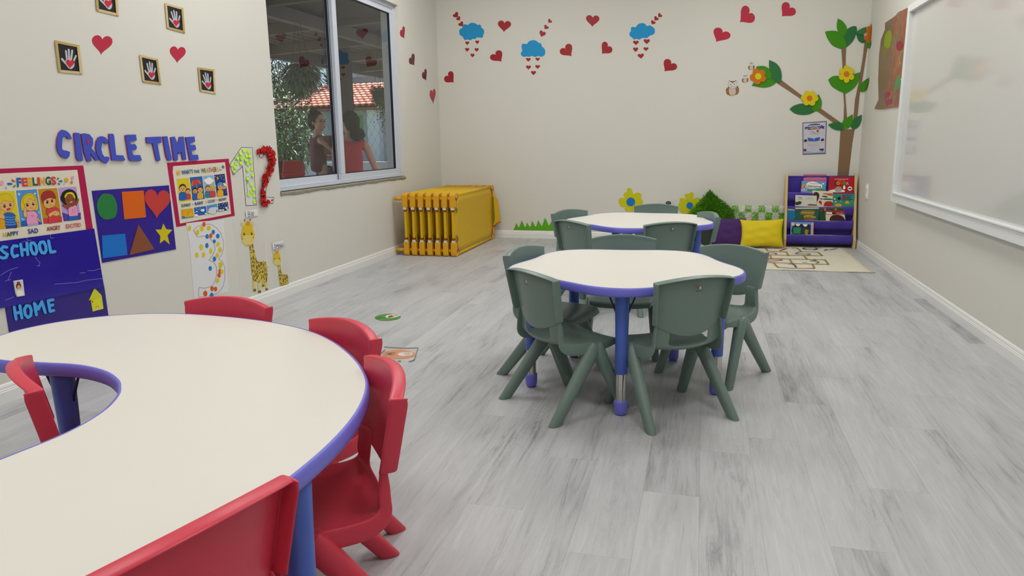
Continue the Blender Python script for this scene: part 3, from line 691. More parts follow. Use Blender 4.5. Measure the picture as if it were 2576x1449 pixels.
# --- CIRCLE TIME in cut foam letters
c = Px(120, 310, 6.44)
LET = [('C, first of the word CIRCLE', [(235,105),(300,120),(360,170),(395,255),(330,250),(300,210),(265,212),(240,250),(232,400),(250,435),(285,440),(310,445),(365,465),(355,530),(320,575),(230,545),(180,480),(152,390),(158,250),(190,150)]),
 ('I in the word CIRCLE', [(430,165),(445,152),(515,158),(575,600),(565,612),(500,610),(470,560)]),
 ('R in the word CIRCLE', [(545,172),(600,162),(680,180),(735,250),(738,340),(712,405),(775,480),(835,600),(780,600),(690,480),(715,612),(650,622),(595,480)]),
 ('C, second one of the word CIRCLE', [(880,208),(940,230),(985,290),(975,335),(930,325),(905,300),(880,320),(870,420),(890,500),(930,550),(965,538),(1005,560),(985,620),(955,650),(880,620),(810,520),(785,400),(795,290),(830,225)]),
 ('L in the word CIRCLE', [(1000,170),(1060,170),(1078,200),(1110,515),(1225,520),(1258,590),(1245,608),(1045,600),(1000,300)]),
 ('E ending the word CIRCLE', [(1262,195),(1300,185),(1430,182),(1445,270),(1430,285),(1340,290),(1345,340),(1420,340),(1448,385),(1435,430),(1365,440),(1375,480),(1390,515),(1500,515),(1528,600),(1500,612),(1350,612),(1320,570)]),
 ('T starting the word TIME', [(1600,225),(1840,215),(1845,315),(1780,325),(1830,600),(1800,612),(1765,600),(1705,325),(1610,325)]),
 ('I in the word TIME', [(1870,215),(1940,210),(2012,580),(2000,605),(1955,600),(1925,540)]),
 ('M in the word TIME', [(2000,225),(2060,215),(2114,350),(2142,220),(2205,215),(2248,580),(2235,595),(2192,587),(2170,455),(2138,500),(2100,455),(2113,590),(2090,608),(2050,600)]),
 ('E ending the word TIME', [(2240,225),(2380,215),(2390,300),(2310,320),(2318,355),(2390,350),(2408,415),(2395,435),(2330,440),(2345,510),(2435,510),(2450,590),(2310,605)])]
LB = K('3f52bd', rough=.5); LP = K('b02a58', rough=.5)
for i, (nm, P) in enumerate(LET):
    lab = 'blue foam letter '+nm; q = c([p for p in P]); ctr = on('L', sum(p[0] for p in q)/len(q), sum(p[1] for p in q)/len(q))
    root = empty('foam_letter', ctr, lab, 'letter', 'foam letters spelling CIRCLE TIME')
    o = sheet('backing', 'L', [(x-1.6, y+.2) for x, y in q], LP, root, off=.001+.0004*(i % 2), th=.004)
    sheet('face', 'L', q, LB, root, off=.0056+.0004*(i % 2), th=.003)
    if nm[0] == 'R': sheet('counter', 'L', cr(c([(627,250),(650,255),(675,305),(668,345),(650,352),(638,320)]), 2), LP, root, off=.0092, th=.0006)
# --- FEELINGS poster
c = Px(0, 410, 7.246)
def poster_root(pl, P, name, label, cat='poster'):
    ctr = on(pl, sum(p[0] for p in P)/len(P), sum(p[1] for p in P)/len(P)); return empty(name, ctr, label, cat)
Q = c([(-330, 118), (1518, 45), (1700, 1230), (-330, 1490)])
fp = poster_root('L', Q, 'feelings_poster', 'cream FEELINGS poster of four cartoon children on magenta paper, far left')
sheet('magenta_backing', 'L', Q, MAG, fp, off=0, th=.0012)
sheet('printed_sheet', 'L', c([(-300, 208), (1410, 125), (1578, 1290), (-300, 1480)]), CREAM, fp, off=.0014, th=.002)
I = INK; it = []
OUTL = [0]
def A_(P, k):
    if OUTL[0] and len(P) > 8 and k in ('skin', 'skin2', 'hair', 'rhair', 'red', 'blue', 'lpink', 'brown', 'black', 'dbrown', 'orange', 'teal', 'ypanel', 'sky', 'white'): it.append((c(grow(P, OUTL[0])), I['black' if k == 'black' else 'dbrown']))
    it.append((c(P), I[k] if isinstance(k, str) else k))
def E_(cx, cy, rx, ry, k, rot=0, n=16): it.append((c(ell(cx, cy, rx, ry, n, rot)), I[k] if isinstance(k, str) else k))
def S_(P, w, k):
    for q in segs(P, w): it.append((c(q), I[k] if isinstance(k, str) else k))
A_([(-120, 525), (265, 508), (372, 1172), (-60, 1215)], 'ypanel'); A_([(-20,1000),(360,1090),(372,1172),(-60,1215)], 'gold')
A_([(292, 502), (670, 478), (770, 1118), (380, 1165)], 'sky'); A_([(385,1070),(580,1020),(760,1060),(768,1118),(380,1165)], 'blue')
A_([(692, 478), (1040, 455), (1135, 1078), (795, 1112)], 'gold2'); A_([(785,1010),(1128,975),(1135,1078),(795,1112)], 'red')
A_([(1060, 452), (1388, 430), (1478, 1030), (1160, 1065)], 'lilac'); A_([(1130,900),(1300,960),(1470,900),(1478,1030),(1160,1065)], 'dpurple')
S_([(345,545),(350,590)], 10, 'white'); S_([(325,570),(370,565)], 10, 'white'); S_([(635,540),(640,580)], 10, 'white'); S_([(620,560),(660,555)], 10, 'white'); S_([(710,880),(715,920)], 10, 'white'); S_([(395,1010),(435,1035)], 10, 'white')
# happy boy
OUTL[0] = 4
E_(0, 700, 60, 130, 'hair'); A_(cr([(60,620),(150,600),(240,690),(250,790),(170,890),(60,870),(0,800),(10,690)],3), 'skin'); E_(0,835,35,45,'skin2')
A_(cr([(-60,700),(0,590),(100,560),(190,590),(245,690),(200,700),(130,690),(60,690),(15,740),(-40,760)],3), 'hair')
E_(84,785,22,32,'black'); E_(190,762,20,30,'black'); E_(90,775,6,9,'white'); E_(196,752,6,9,'white'); A_(cr([(118,840),(188,820),(175,865),(140,870)],3),'dred'); E_(160,860,14,7,'lpink'); E_(150,803,10,5,'skin2')
A_(cr([(70,930),(140,905),(230,915),(290,970),(270,1010),(315,1170),(210,1180),(105,1160),(95,1040),(60,1020)],3), 'blue'); A_([(108,1150),(312,1140),(318,1178),(110,1200)],'dblue')
for k in range(4): S_([(100,985+k*45),(200,995+k*45),(285,975+k*45)], 8, 'lsky')
A_(cr([(-20,905),(20,920),(80,960),(80,1020),(20,1010),(-20,1000)],3),'skin'); A_(cr([(275,1010),(310,1040),(350,1060),(345,1080),(290,1065)],3),'skin')
# sad girl
A_(cr([(430,600),(540,548),(640,600),(690,740),(690,850),(640,865),(560,860),(470,870),(390,850),(385,700)],3), 'hair')
A_(cr([(450,720),(560,650),(650,700),(660,790),(610,860),(540,870),(470,830)],3), 'skin'); A_(cr([(420,700),(460,600),(580,590),(640,660),(600,680),(540,640),(490,720),(440,750)],3),'hair')
E_(502,765,24,30,'black'); E_(608,748,22,28,'black'); E_(510,755,7,9,'white'); E_(615,738,7,9,'white'); S_([(545,828),(575,815),(600,822)],6,'dred'); E_(565,785,10,5,'skin2')
A_(cr([(480,895),(560,880),(640,885),(690,960),(670,990),(700,1100),(600,1115),(495,1110),(490,960)],3), 'lpink'); A_(cr([(470,800),(440,830),(430,960),(470,990),(500,960),(480,900),(480,840)],3),'skin'); A_(cr([(680,980),(720,1040),(750,1070),(735,1078),(680,1030)],3),'skin')
it.append((c(heart(595, 970, 70, 45, 5, 16)), I['pink'])); A_([(500,1110),(695,1095),(700,1125),(505,1150)],'lilac')
# angry boy
A_(cr([(790,680),(880,640),(990,640),(1010,740),(960,800),(880,825),(810,790)],3), 'skin'); A_(cr([(755,590),(800,530),(880,505),(960,525),(1010,600),(1010,650),(960,640),(880,640),(800,690),(790,740),(755,650)],3),'rhair')
E_(862,718,20,26,'black'); E_(950,695,19,26,'black'); S_([(835,675),(885,692)],8,'black'); S_([(930,668),(975,650)],8,'black'); S_([(905,775),(930,763),(955,768)],6,'dred'); E_(915,738,9,5,'skin2')
A_(cr([(860,835),(930,830),(1020,810),(1075,860),(1080,930),(1075,1060),(980,1085),(885,1095),(890,960),(845,930)],3),'red'); A_(cr([(890,930),(1000,870),(1070,890),(1080,940),(1030,965),(960,950),(920,980),(895,970)],3),'skin'); S_([(960,960),(1035,885)],5,'brown')
# excited girl
A_(cr([(1115,600),(1160,520),(1270,480),(1370,530),(1410,640),(1400,700),(1330,740),(1200,760),(1115,680)],3),'black'); A_(cr([(1190,640),(1270,570),(1350,610),(1375,690),(1350,770),(1280,800),(1210,740)],3),'brown')
A_(cr([(1175,620),(1200,560),(1270,530),(1340,550),(1375,640),(1350,640),(1310,575),(1240,570),(1195,630)],3),'ypanel'); S_([(1220,690),(1240,672),(1265,680)],7,'black'); S_([(1315,665),(1335,650),(1352,655)],7,'black'); A_(cr([(1265,710),(1325,690),(1320,745),(1285,750)],3),'dred'); A_([(1275,712),(1320,698),(1318,712),(1282,724)],'white')
S_([(1250,830),(1160,770)],50,'brown'); S_([(1380,770),(1420,670)],45,'brown'); A_(cr([(1250,830),(1330,790),(1390,780),(1420,960),(1340,985),(1260,960)],3),'lpink'); E_(1340,870,30,38,'pink'); E_(1340,870,18,24,'lpink'); A_([(1260,970),(1415,960),(1420,1035),(1245,1050)],'blue')
for P in ([(1090,520),(1120,540)],[(1095,580),(1120,585)],[(1375,480),(1360,510)],[(1410,860),(1440,840)],[(1415,890),(1445,910)],[(1160,900),(1190,890)]): S_(P,8,'lpink')
# drops and dots round the title
OUTL[0] = 0
E_(30,365,38,42,'lpink'); E_(110,455,17,20,'lsky'); A_(cr([(125,380),(165,360),(240,380),(170,402)],3),'blue'); A_(cr([(208,310),(235,300),(285,350),(230,335)],3),'red'); A_(cr([(240,440),(250,410),(290,400),(270,440)],3),'lgreen')
A_(cr([(1035,305),(1050,270),(1078,268),(1070,298)],3),'lgreen'); A_(cr([(1070,335),(1110,310),(1145,330),(1120,352)],3),'teal'); A_(cr([(1050,365),(1085,370),(1095,398),(1065,392)],3),'teal'); E_(1213,310,36,42,'yellow'); E_(1325,270,25,32,'lpink'); E_(1307,354,22,27,'orange'); E_(1172,380,12,14,'lsky')
prints('artwork', 'L', it, fp, .0036)
OF = .0056
w5 = ['blue', 'red', 'yellow', 'green', 'red', 'yellow', 'green', 'red']
xs = [(298,382,270,442,268,440),(392,492,272,428,268,424),(490,575,268,424,264,420),(588,672,262,414,258,410),(676,714,262,412,260,410),(718,810,260,410,255,405),(820,918,250,405,246,400),(922,1016,250,402,246,398)]
tl = []
for ch_, (x0, x1, a, b, a2, b2), k in zip('FEELINGS', xs, w5): tl.append((ch_, c([(x0, a), (x1, a2), (x1+16, b2), (x0+18, b)]), I[k], .035))
tl += [('HAPPY', c([(55,1272),(335,1235),(350,1315),(70,1350)]), [I['yellow'], I['green'], I['green'], I['dblue'], I['dblue']], .03), ('SAD', c([(505,1205),(690,1185),(700,1275),(520,1292)]), I['dblue'], .03),
    ('ANGRY', c([(848,1165),(1098,1132),(1108,1215),(858,1242)]), I['dred'], .03), ('EXCITED', c([(1198,1118),(1470,1088),(1480,1160),(1212,1198)]), I['red'], .02)]
lettering('lettering', 'L', tl, fp, OF)
# --- weather poster
c = Px(410, 390, 7.626)
Q = c([(78, 148), (1262, 70), (1378, 1165), (258, 1382)])
wp = poster_root('L', Q, 'weather_poster', 'cream weather chart with cartoon children on magenta paper, right of the shapes board')
sheet('magenta_backing', 'L', Q, MAG, wp, off=0, th=.0012); sheet('printed_sheet', 'L', c([(198, 215), (1190, 138), (1308, 1130), (330, 1315), (190, 330)]), CREAM, wp, off=.0014, th=.002)
it = []
pan = [[(260,460),(495,437),(555,870),(318,908)],[(512,430),(752,407),(802,840),(572,874)],[(768,405),(965,385),(1022,802),(820,834)],[(980,382),(1182,358),(1240,775),(1038,800)]]
for P, k in zip(pan, ['ypanel', 'blue', 'lsky', 'night']): A_(P, k)
for P, k in zip([[(345,1048),(575,1018),(592,1185),(362,1222)],[(595,1010),(825,978),(840,1138),(610,1175)],[(838,972),(1035,935),(1050,1095),(855,1130)],[(1052,932),(1245,900),(1262,1055),(1068,1090)]], ['gold','blue','sky','night']): A_(P, k)
def kid(x, y, s, hair, skin, coat, hat=None):
    E_(x, y, 62*s, 68*s, hair); A_(cr([(x-48*s,y),(x,y-35*s),(x+50*s,y-5*s),(x+45*s,y+50*s),(x,y+72*s),(x-42*s,y+48*s)],3), skin)
    if hat: A_(cr([(x-62*s,y+5*s),(x-50*s,y-60*s),(x,y-85*s),(x+55*s,y-60*s),(x+62*s,y),(x,y-30*s)],3), hat)
    E_(x-18*s,y+12*s,7*s,10*s,'black'); E_(x+20*s,y+8*s,7*s,10*s,'black'); A_(cr([(x-14*s,y+34*s),(x+16*s,y+30*s),(x+2*s,y+50*s)],2),'dred')
    A_(cr([(x-50*s,y+85*s),(x,y+70*s),(x+52*s,y+85*s),(x+62*s,y+150*s),(x+50*s,y+200*s),(x-50*s,y+205*s),(x-60*s,y+150*s)],3), coat)
OUTL[0] = 4
kid(480,690,.78,'dbrown','skin','red'); kid(378,630,1.15,'dbrown','skin','blue')
A_(cr([(545,600),(560,510),(620,465),(690,480),(735,540),(740,550),(640,560)],3),'orange'); A_(cr([(580,580),(590,500),(625,465),(665,490),(690,560),(640,550)],3),'red'); S_([(632,560),(655,640)],7,'yellow')
kid(615,680,.85,'black','skin2','blue'); kid(715,655,.9,'dbrown','skin','yellow')
for q in ((830,490,45),(890,465,50),(935,490,40),(880,510,70)): E_(q[0],q[1],q[2],q[2]*.75,'white')
kid(862,635,.85,'brown','skin','teal'); kid(952,630,.85,'hair','skin','red')
A_([(1050,400),(1022,445),(1045,450),(1035,495),(1078,440),(1052,436)],'yellow'); kid(1170,600,.75,'dbrown','skin','dblue','white'); kid(1100,600,.95,'dbrown','skin','yellow','sky')
for x, y in ((1000,415),(1100,405),(1120,440),(1170,470),(1150,400),(1015,590),(1160,640),(1200,520)): E_(x,y,7,8,'white',n=8)
OUTL[0] = 0
E_(295,340,30,38,'yellow')
for k in range(12): a = k*PI/6; S_([(295+42*math.cos(a),340+55*math.sin(a)),(295+52*math.cos(a),340+68*math.sin(a))],4,'brown')
A_(cr([(370,1170),(410,1080),(450,1130),(480,1150),(530,1080),(580,1150),(585,1180),(430,1195)],3),'yellow'); A_([(362,1180),(400,1170),(440,1195),(590,1175),(592,1186),(362,1222)],'teal')
for x, y, w in ((760,1060,40),(650,1085,18),(640,1155,35),(820,1125,22)): E_(x,y,w,w*.6,'white')
for x, y in ((640,1030),(670,1050),(700,1035),(720,1020),(780,1030),(620,1100)): E_(x,y,6,7,'white',n=8)
for x, y, w in ((920,1050,45),(960,1040,50),(1000,1030,45),(900,1090,40),(960,1085,60)): E_(x,y,w,w*.8,'lgrey')
for x, y in ((1080,960),(1110,1000),(1140,950),(1165,930),(1190,960),(1165,1010),(1220,930),(1240,980)): E_(x,y,6,8,'white',n=8)
for x, y, w in ((1215,1010,26),(1100,1060,28),(1150,1055,25),(1235,1040,22)): E_(x,y,w,w*.7,'lgrey')
for x, y in ((572,940),(825,897),(1040,862)): E_(x,y,10,16,'grey',n=4)
S_([(1078,255),(1100,235)],8,'yellow'); S_([(1085,275),(1122,295)],8,'blue'); S_([(1075,290),(1082,312)],6,'teal'); A_(cr([(1130,240),(1145,200),(1165,200),(1180,250)],2),'teal')
prints('artwork', 'L', it, wp, .0036)
lettering('lettering', 'L', [("WHAT'S", c([(348,295),(572,268),(580,348),(368,380)]), [I['blue'], I['dblue'], I['teal']], .03), ('THE', c([(592,292),(698,278),(708,338),(602,350)]), [I['dblue'], I['teal']], .03),
    ('WEATHER?', c([(722,258),(1052,225),(1060,318),(738,345)]), [I['teal'], I['green'], I['yellow'], I['teal'], I['red'], I['orange'], I['green'], I['gold']], .008),
    ('SUNNY', c([(350,940),(532,922),(540,980),(358,1005)]), I['green'], .025), ('RAINY', c([(610,905),(775,882),(782,940),(618,968)]), I['dblue'], .025),
    ('CLOUDY', c([(855,870),(1002,848),(1010,900),(862,922)]), I['dblue'], .025), ('SNOWY', c([(1068,838),(1220,812),(1226,865),(1074,888)]), I['navy'], .025)], wp, .0056)
# --- shapes board
Q = [(232, 480), (425, 466), (443, 627), (258, 661)]
sb = poster_root('L', Q, 'shapes_board', 'purple card board carrying six coloured felt shapes below CIRCLE TIME', 'board')
sheet('purple_card', 'L', Q, PURP, sb, off=0, th=.003)
c = Px(0, 300, 2.587)
th_ = dict(off=.0032, th=.0022)
sheet('circle', 'L', cr(c([(665,490),(700,484),(735,495),(758,540),(763,590),(750,635),(715,650),(680,650),(648,625),(633,580),(637,530)]), 3), K('22793c'), sb, label='green circle', **th_)
sheet('square', 'L', c([(793,472),(935,464),(951,638),(810,651)]), K('d9600a'), sb, label='orange square', **th_)
sheet('heart', 'L', heart(396.2, 513.5, 65, 74, 3), K('c23a36'), sb, label='red heart', **th_)
sheet('rectangle', 'L', c([(665,757),(815,745),(830,883),(670,905)]), K('0f6fc9'), sb, label='blue rectangle', **th_)
sheet('triangle', 'L', c([(902,685),(1006,845),(844,884)]), K('864b30'), sb, label='brown triangle', **th_)
sheet('star', 'L', c([(1064,680),(1082,715),(1122,720),(1090,755),(1105,815),(1070,785),(1042,808),(1045,760),(1012,718),(1052,718)]), K('cdbf08'), sb, label='yellow star', **th_)
# --- SCHOOL / HOME boards
c = Px(0, 570, 5.176)
Q = [(-22, 610), (237, 575), (262, 722), (-1, 776)]
s1 = poster_root('L', Q, 'school_board', 'upper purple board with SCHOOL in light blue letters, creased under clear film', 'board')
sheet('purple_card', 'L', Q, K('230a96', rough=.16, spec=.6, bump=.5, bscale=14), s1, off=.004, th=.003)
Q2 = [(12, 762), (262, 717.5), (288, 900), (40, 935)]
s2 = poster_root('L', Q2, 'home_board', 'lower purple board with HOME in light blue letters, left of the kidney table', 'board')
sheet('purple_card', 'L', Q2, K('2c1680', rough=.2, spec=.5), s2, off=.0, th=.003)
FILM = K('b9a9d8', rough=.15)
LTB = K('4aa8f0', rough=.5); LTD = K('0b1f72', rough=.5)
SW = [('S', [[(88,268),(42,262),(14,300),(50,335),(98,362),(80,402),(40,412),(2,398)]]), ('C', [[(225,255),(180,250),(155,290),(155,350),(180,395),(232,375)]]), ('H', [[(270,230),(290,375)],[(350,215),(362,365)],[(282,305),(352,298)]]),
    ('O', [[(405,215),(440,212),(470,255),(480,325),(460,360),(430,352),(405,300),(398,240),(405,215)]]), ('O', [[(530,205),(570,200),(595,250),(602,310),(580,345),(545,340),(520,290),(513,235),(530,205)]]), ('L', [[(632,188),(662,335),(716,325)]])]
HW = [('H', [[(185,1050),(210,1205)],[(258,1030),(285,1190)],[(195,1130),(270,1115)]]), ('O', [[(345,1030),(385,1035),(408,1090),(400,1160),(365,1185),(330,1150),(318,1080),(345,1030)]]), ('M', [[(475,1150),(447,1000),(500,1075),(545,978),(590,1120)]]), ('E', [[(690,952),(627,965),(652,1105),(700,1092)],[(640,1035),(688,1020)]])]
for root, WD, off in ((s1, SW, .0072), (s2, HW, .0032)):
    for ch_, ST in WD:
        P1 = []; P2 = []
        for st in ST: P1 += segs(st, 52); P2 += segs(st, 38)
        for nm, PP, m_, o_, t_ in (('letter_edge', P1, LTD, off, .001), ('letter', P2, LTB, off+.0022, .001)):
            mb = MB()
            for qi, q in enumerate(PP):
                V = [on('L', x, y, o_+t_+qi*.00009) for x, y in c(q)]; b = len(mb.v); mb.v += V; mb.v += [v-NRM['L']*t_ for v in V]; n = len(V)
                f = tuple(range(b, b+n))
                if (V[1]-V[0]).cross(V[2]-V[1]).dot(NRM['L']) < 0: f = f[::-1]
                mb.f.append(f)
                for i in range(n): mb.f.append((b+i, b+(i+1) % n, b+n+(i+1) % n, b+n+i))
            mb.m = [0]*len(mb.f); o = mb.build(nm, m_, root); 
cre = []
for P in ([(5,635),(60,600),(120,565),(235,530)],[(710,750),(850,740),(1000,728),(1120,700),(1330,675)],[(455,390),(480,430),(520,470),(510,515),(480,505)],[(65,710),(140,688)],[(105,690),(150,590)],[(70,960),(180,915)],[(1140,572),(1220,575),(1305,545)],[(1040,605),(1110,600)],[(290,200),(330,190),(350,215),(370,180),(410,175)],[(350,145),(355,185)],[(655,100),(660,150),(700,145)]):
    for q in segs(P, 3.4): cre.append((c(q), FILM))
prints('film_crease', 'L', cre, s1, .0073, kind='stuff')
# photo tag and paper house on those boards
Q = c([(182,708),(297,690),(323,898),(228,914),(208,870)])
ph = poster_root('L', Q, 'photo_tag', 'tiny photo of a girl with a red bow stuck on the purple board', 'photo')
sheet('card', 'L', Q, K('e4e4e0'), ph, off=.0075, th=.004)
it = []; A_([(192,712),(288,700),(312,888),(236,902),(218,860)],'lgrey'); E_(242,775,34,44,'dbrown'); E_(245,790,22,30,'skin'); A_(cr([(215,850),(245,830),(290,840),(305,885),(240,900),(222,880)],3),'white'); A_(cr([(222,720),(240,715),(262,725),(258,745),(225,748)],2),'dred'); E_(238,783,3,4,'black',n=6); E_(253,781,3,4,'black',n=6); E_(246,803,6,3,'dred',n=8)
prints('portrait', 'L', it, ph, .0117)
Q = c([(1230,800),(1318,888),(1325,915),(1348,1070),(1208,1106),(1178,965),(1158,962)])
hs = poster_root('L', Q, 'paper_house', 'small yellow paper house stuck beside the word HOME', 'decoration')
sheet('walls', 'L', c([(1178,930),(1325,905),(1348,1070),(1208,1106)]), K('d9d930'), hs, off=.0034, th=.001); sheet('roof', 'L', c([(1230,800),(1318,888),(1325,905),(1158,962)]), K('cfd02c'), hs, off=.0046, th=.001)
it = []; E_(1203,978,12,15,'orange'); E_(1268,1062,17,27,'orange'); E_(1268,1066,10,20,'white'); prints('window_and_door', 'L', it, hs, .0046)
# --- number 1 with sticky notes
c = Px(560, 350, 3.535)
Q = c([(168,72),(264,76),(300,585),(208,592),(178,240),(95,318),(62,228)])
n1 = poster_root('L', Q, 'number_one', 'white paper number 1 covered in lime green paper squares', 'number')
sheet('paper', 'L', Q, WHT, n1, off=0, th=.001)
it = []
for i in range(len(Q)): it.append((stroke([Q[i], Q[(i+1) % len(Q)]], 1.0, caps=True), I['black']))
for P in ([(105,165),(110,190),(122,185)],[(140,140),(148,180),(160,195)],[(210,330),(214,420)],[(216,425),(220,505)],[(228,330),(225,400)],[(190,200),(205,225)]): S_(P, 4, 'lgreen')
prints('outline', 'L', it, n1, .001)
LIME = K('b8ee2a', rough=.6)
for x, y in ((185,98),(230,110),(155,125),(212,148),(238,150),(130,170),(165,170),(203,183),(80,230),(118,215),(160,212),(222,218),(248,203),(108,248),(100,285),(217,270),(260,268),(262,320),(218,352),(252,402),(272,442),(252,468),(230,495),(280,505),(281,555)):
    a = rnd.uniform(-.3, .5); w = 12
    P = [(x+math.cos(a)*dx*w-math.sin(a)*dy*w*1.1, y+math.sin(a)*dx*w+math.cos(a)*dy*w*1.25) for dx, dy in ((-1,-1),(1,-1),(1,1),(-1,1))]
    V = [on('L', *p, .0016+.0002) for p in c(P)]; tl_ = rnd.uniform(.002, .009); V[2] = V[2]+NRM['L']*tl_; V[3] = V[3]+NRM['L']*tl_
    o = fixn(MB().face(V).build('paper_square', LIME, n1)); mod(o, 'SOLIDIFY', thickness=.0004)
# --- number 2 of torn red paper
out2 = [(322,110),(345,80),(400,70),(440,85),(462,130),(468,200),(455,260),(430,330),(400,400),(385,450),(383,515),(455,518),(448,572),(355,560),(342,520),(350,440),(365,370),(390,300),(405,230),(410,170),(395,140),(375,130),(350,170),(330,160)]
n2 = poster_root('L', c(out2), 'number_two', 'number 2 filled with torn scraps of red crepe paper beside the window', 'number')
sheet('paper', 'L', c(out2), WHT, n2, off=0, th=.001)
it = []; q = c(out2)
for i in range(len(q)): it.append((stroke([q[i], q[(i+1) % len(q)]], 1.0), I['black']))
prints('outline', 'L', it, n2, .001)
REDP = K('b8120e', rough=.7, var=.2, scale=90)
line = [(350,120),(372,95),(405,85),(440,120),(452,160),(445,210),(425,250),(435,300),(400,330),(385,370),(375,410),(360,460),(360,510),(368,560),(375,590),(395,560),(430,535)]
rr = random.Random(3); mb = MB()
for k in range(230):
    t = rr.random()*(len(line)-1.001); i = int(t); f = t-i
    if t > 14.5 and rr.random() < .6: continue
    w = 34 if t < 9 else 20
    x = line[i][0]+(line[i+1][0]-line[i][0])*f+rr.uniform(-w, w)*.8; y = line[i][1]+(line[i+1][1]-line[i][1])*f+rr.uniform(-16, 16)
    if t < 9: x -= rr.uniform(0, 18)
    s = rr.uniform(9, 22); n_ = rr.choice((3, 4, 4, 5)); a0 = rr.random()*6
    V = []
    for j in range(n_):
        a = a0+2*PI*j/n_; r_ = s*rr.uniform(.5, 1); p = c([(x+math.cos(a)*r_, y+math.sin(a)*r_*1.5)])[0]; V.append(on('L', *p, .003+rr.uniform(0, .018)))
    for j in range(1, n_-1): mb.face([V[0], V[j], V[j+1]])
o = mb.build('torn_scraps', REDP, n2, kind='stuff')
# --- number 3 sheet with finger dots
c = Px(450, 530, 6.3)
Q = c([(112,200),(300,175),(715,142),(725,400),(745,640),(770,980),(795,1285),(520,1350),(250,1425),(215,1100),(190,760),(165,480),(128,270)])
n3 = poster_root('L', Q, 'number_three_sheet', 'white sheet with an outlined number 3 and coloured finger dots', 'drawing')
o = sheet('paper', 'L', Q, K('dededf'), n3, off=0.0005, th=.0008)
O3 = [(230,310),(300,245),(400,215),(500,212),(600,270),(670,370),(710,500),(705,620),(670,720),(630,765),(690,800),(728,900),(728,1080),(700,1200),(620,1305),(500,1345),(318,1372),(312,1330),(322,1215),(400,1230),(510,1205),(570,1130),(600,1010),(598,900),(555,815),(478,785),(540,700),(575,610),(555,510),(480,425),(400,398),(300,420)]
q = c(O3); it = [(stroke([q[i], q[(i+1) % len(q)]], .7), K('7a2832')) for i in range(len(q))]
for x, y, rx, ry, k in ((398,215,26,40,'orange'),(168,276,26,42,'yellow'),(362,285,33,43,'yellow'),(472,275,32,38,'yellow'),(295,345,29,42,'yellow'),(546,338,27,37,'blue'),(617,402,30,38,'blue'),(448,408,27,38,'blue'),(507,395,26,38,'orange'),(562,486,24,32,'blue'),(620,530,26,36,'yellow'),(445,552,27,40,'blue'),(355,580,28,48,'yellow'),(655,618,28,42,'yellow'),(507,640,25,42,'yellow'),(284,703,27,43,'yellow'),(392,700,26,40,'yellow'),(610,708,26,38,'yellow'),(564,765,27,40,'blue'),(663,848,33,38,'yellow'),(655,885,24,30,'yellow'),(498,914,26,38,'blue'),(648,965,20,45,'orange'),(685,966,24,38,'yellow'),(638,1025,26,37,'orange'),(616,1108,26,40,'yellow'),(529,1236,28,38,'orange'),(584,1242,24,38,'orange'),(420,1312,33,45,'orange'),(520,1342,29,42,'blue')):
    it.append((c(ell(x, y, rx, ry, 14)), {'yellow': YEL, 'blue': K('1f78cc'), 'orange': K('d8560c')}[k]))
prints('finger_dots', 'L', it, n3, .0013)
# --- giraffes on clear film with BIG / SMALL cards
c = Px(560, 350, 3.535)
FM = bpy.data.materials.new('clear_film'); FM.use_nodes = True; b = FM.node_tree.nodes['Principled BSDF']; b.inputs['Base Color'].default_value = hexc('f4f4f2')+(1,); b.inputs['Alpha'].default_value = .22; b.inputs['Roughness'].default_value = .25
nz = FM.node_tree.nodes.new('ShaderNodeTexNoise'); nz.inputs['Scale'].default_value = 6; mr = FM.node_tree.nodes.new('ShaderNodeMapRange'); mr.inputs[3].default_value = .04; mr.inputs[4].default_value = .12; FM.node_tree.links.new(nz.outputs[0], mr.inputs[0]); FM.node_tree.links.new(mr.outputs[0], b.inputs['Alpha'])
GY = K('d9b91f'); GY2 = K('dccb74'); GBR = K('7d6414')
def spotted():
    m = bpy.data.materials.new('giraffe_coat'); m.use_nodes = True; n = m.node_tree; b = n.nodes['Principled BSDF']; b.inputs['Roughness'].default_value = .5
    tc = n.nodes.new('ShaderNodeTexCoord'); v = n.nodes.new('ShaderNodeTexVoronoi'); v.feature = 'DISTANCE_TO_EDGE'; v.inputs['Scale'].default_value = 58
    r = n.nodes.new('ShaderNodeValToRGB'); r.color_ramp.elements[0].position = .07; r.color_ramp.elements[0].color = hexc('d8c24c')+(1,); r.color_ramp.elements[1].position = .11; r.color_ramp.elements[1].color = hexc('806712')+(1,)
    mp = n.nodes.new('ShaderNodeMapping'); mp.inputs['Scale'].default_value = (1, .8, .62)
    n.links.new(tc.outputs['Object'], mp.inputs[0]); n.links.new(mp.outputs[0], v.inputs['Vector']); n.links.new(v.outputs['Distance'], r.inputs[0]); n.links.new(r.outputs[0], b.inputs['Base Color']); return m
SPOT = spotted()
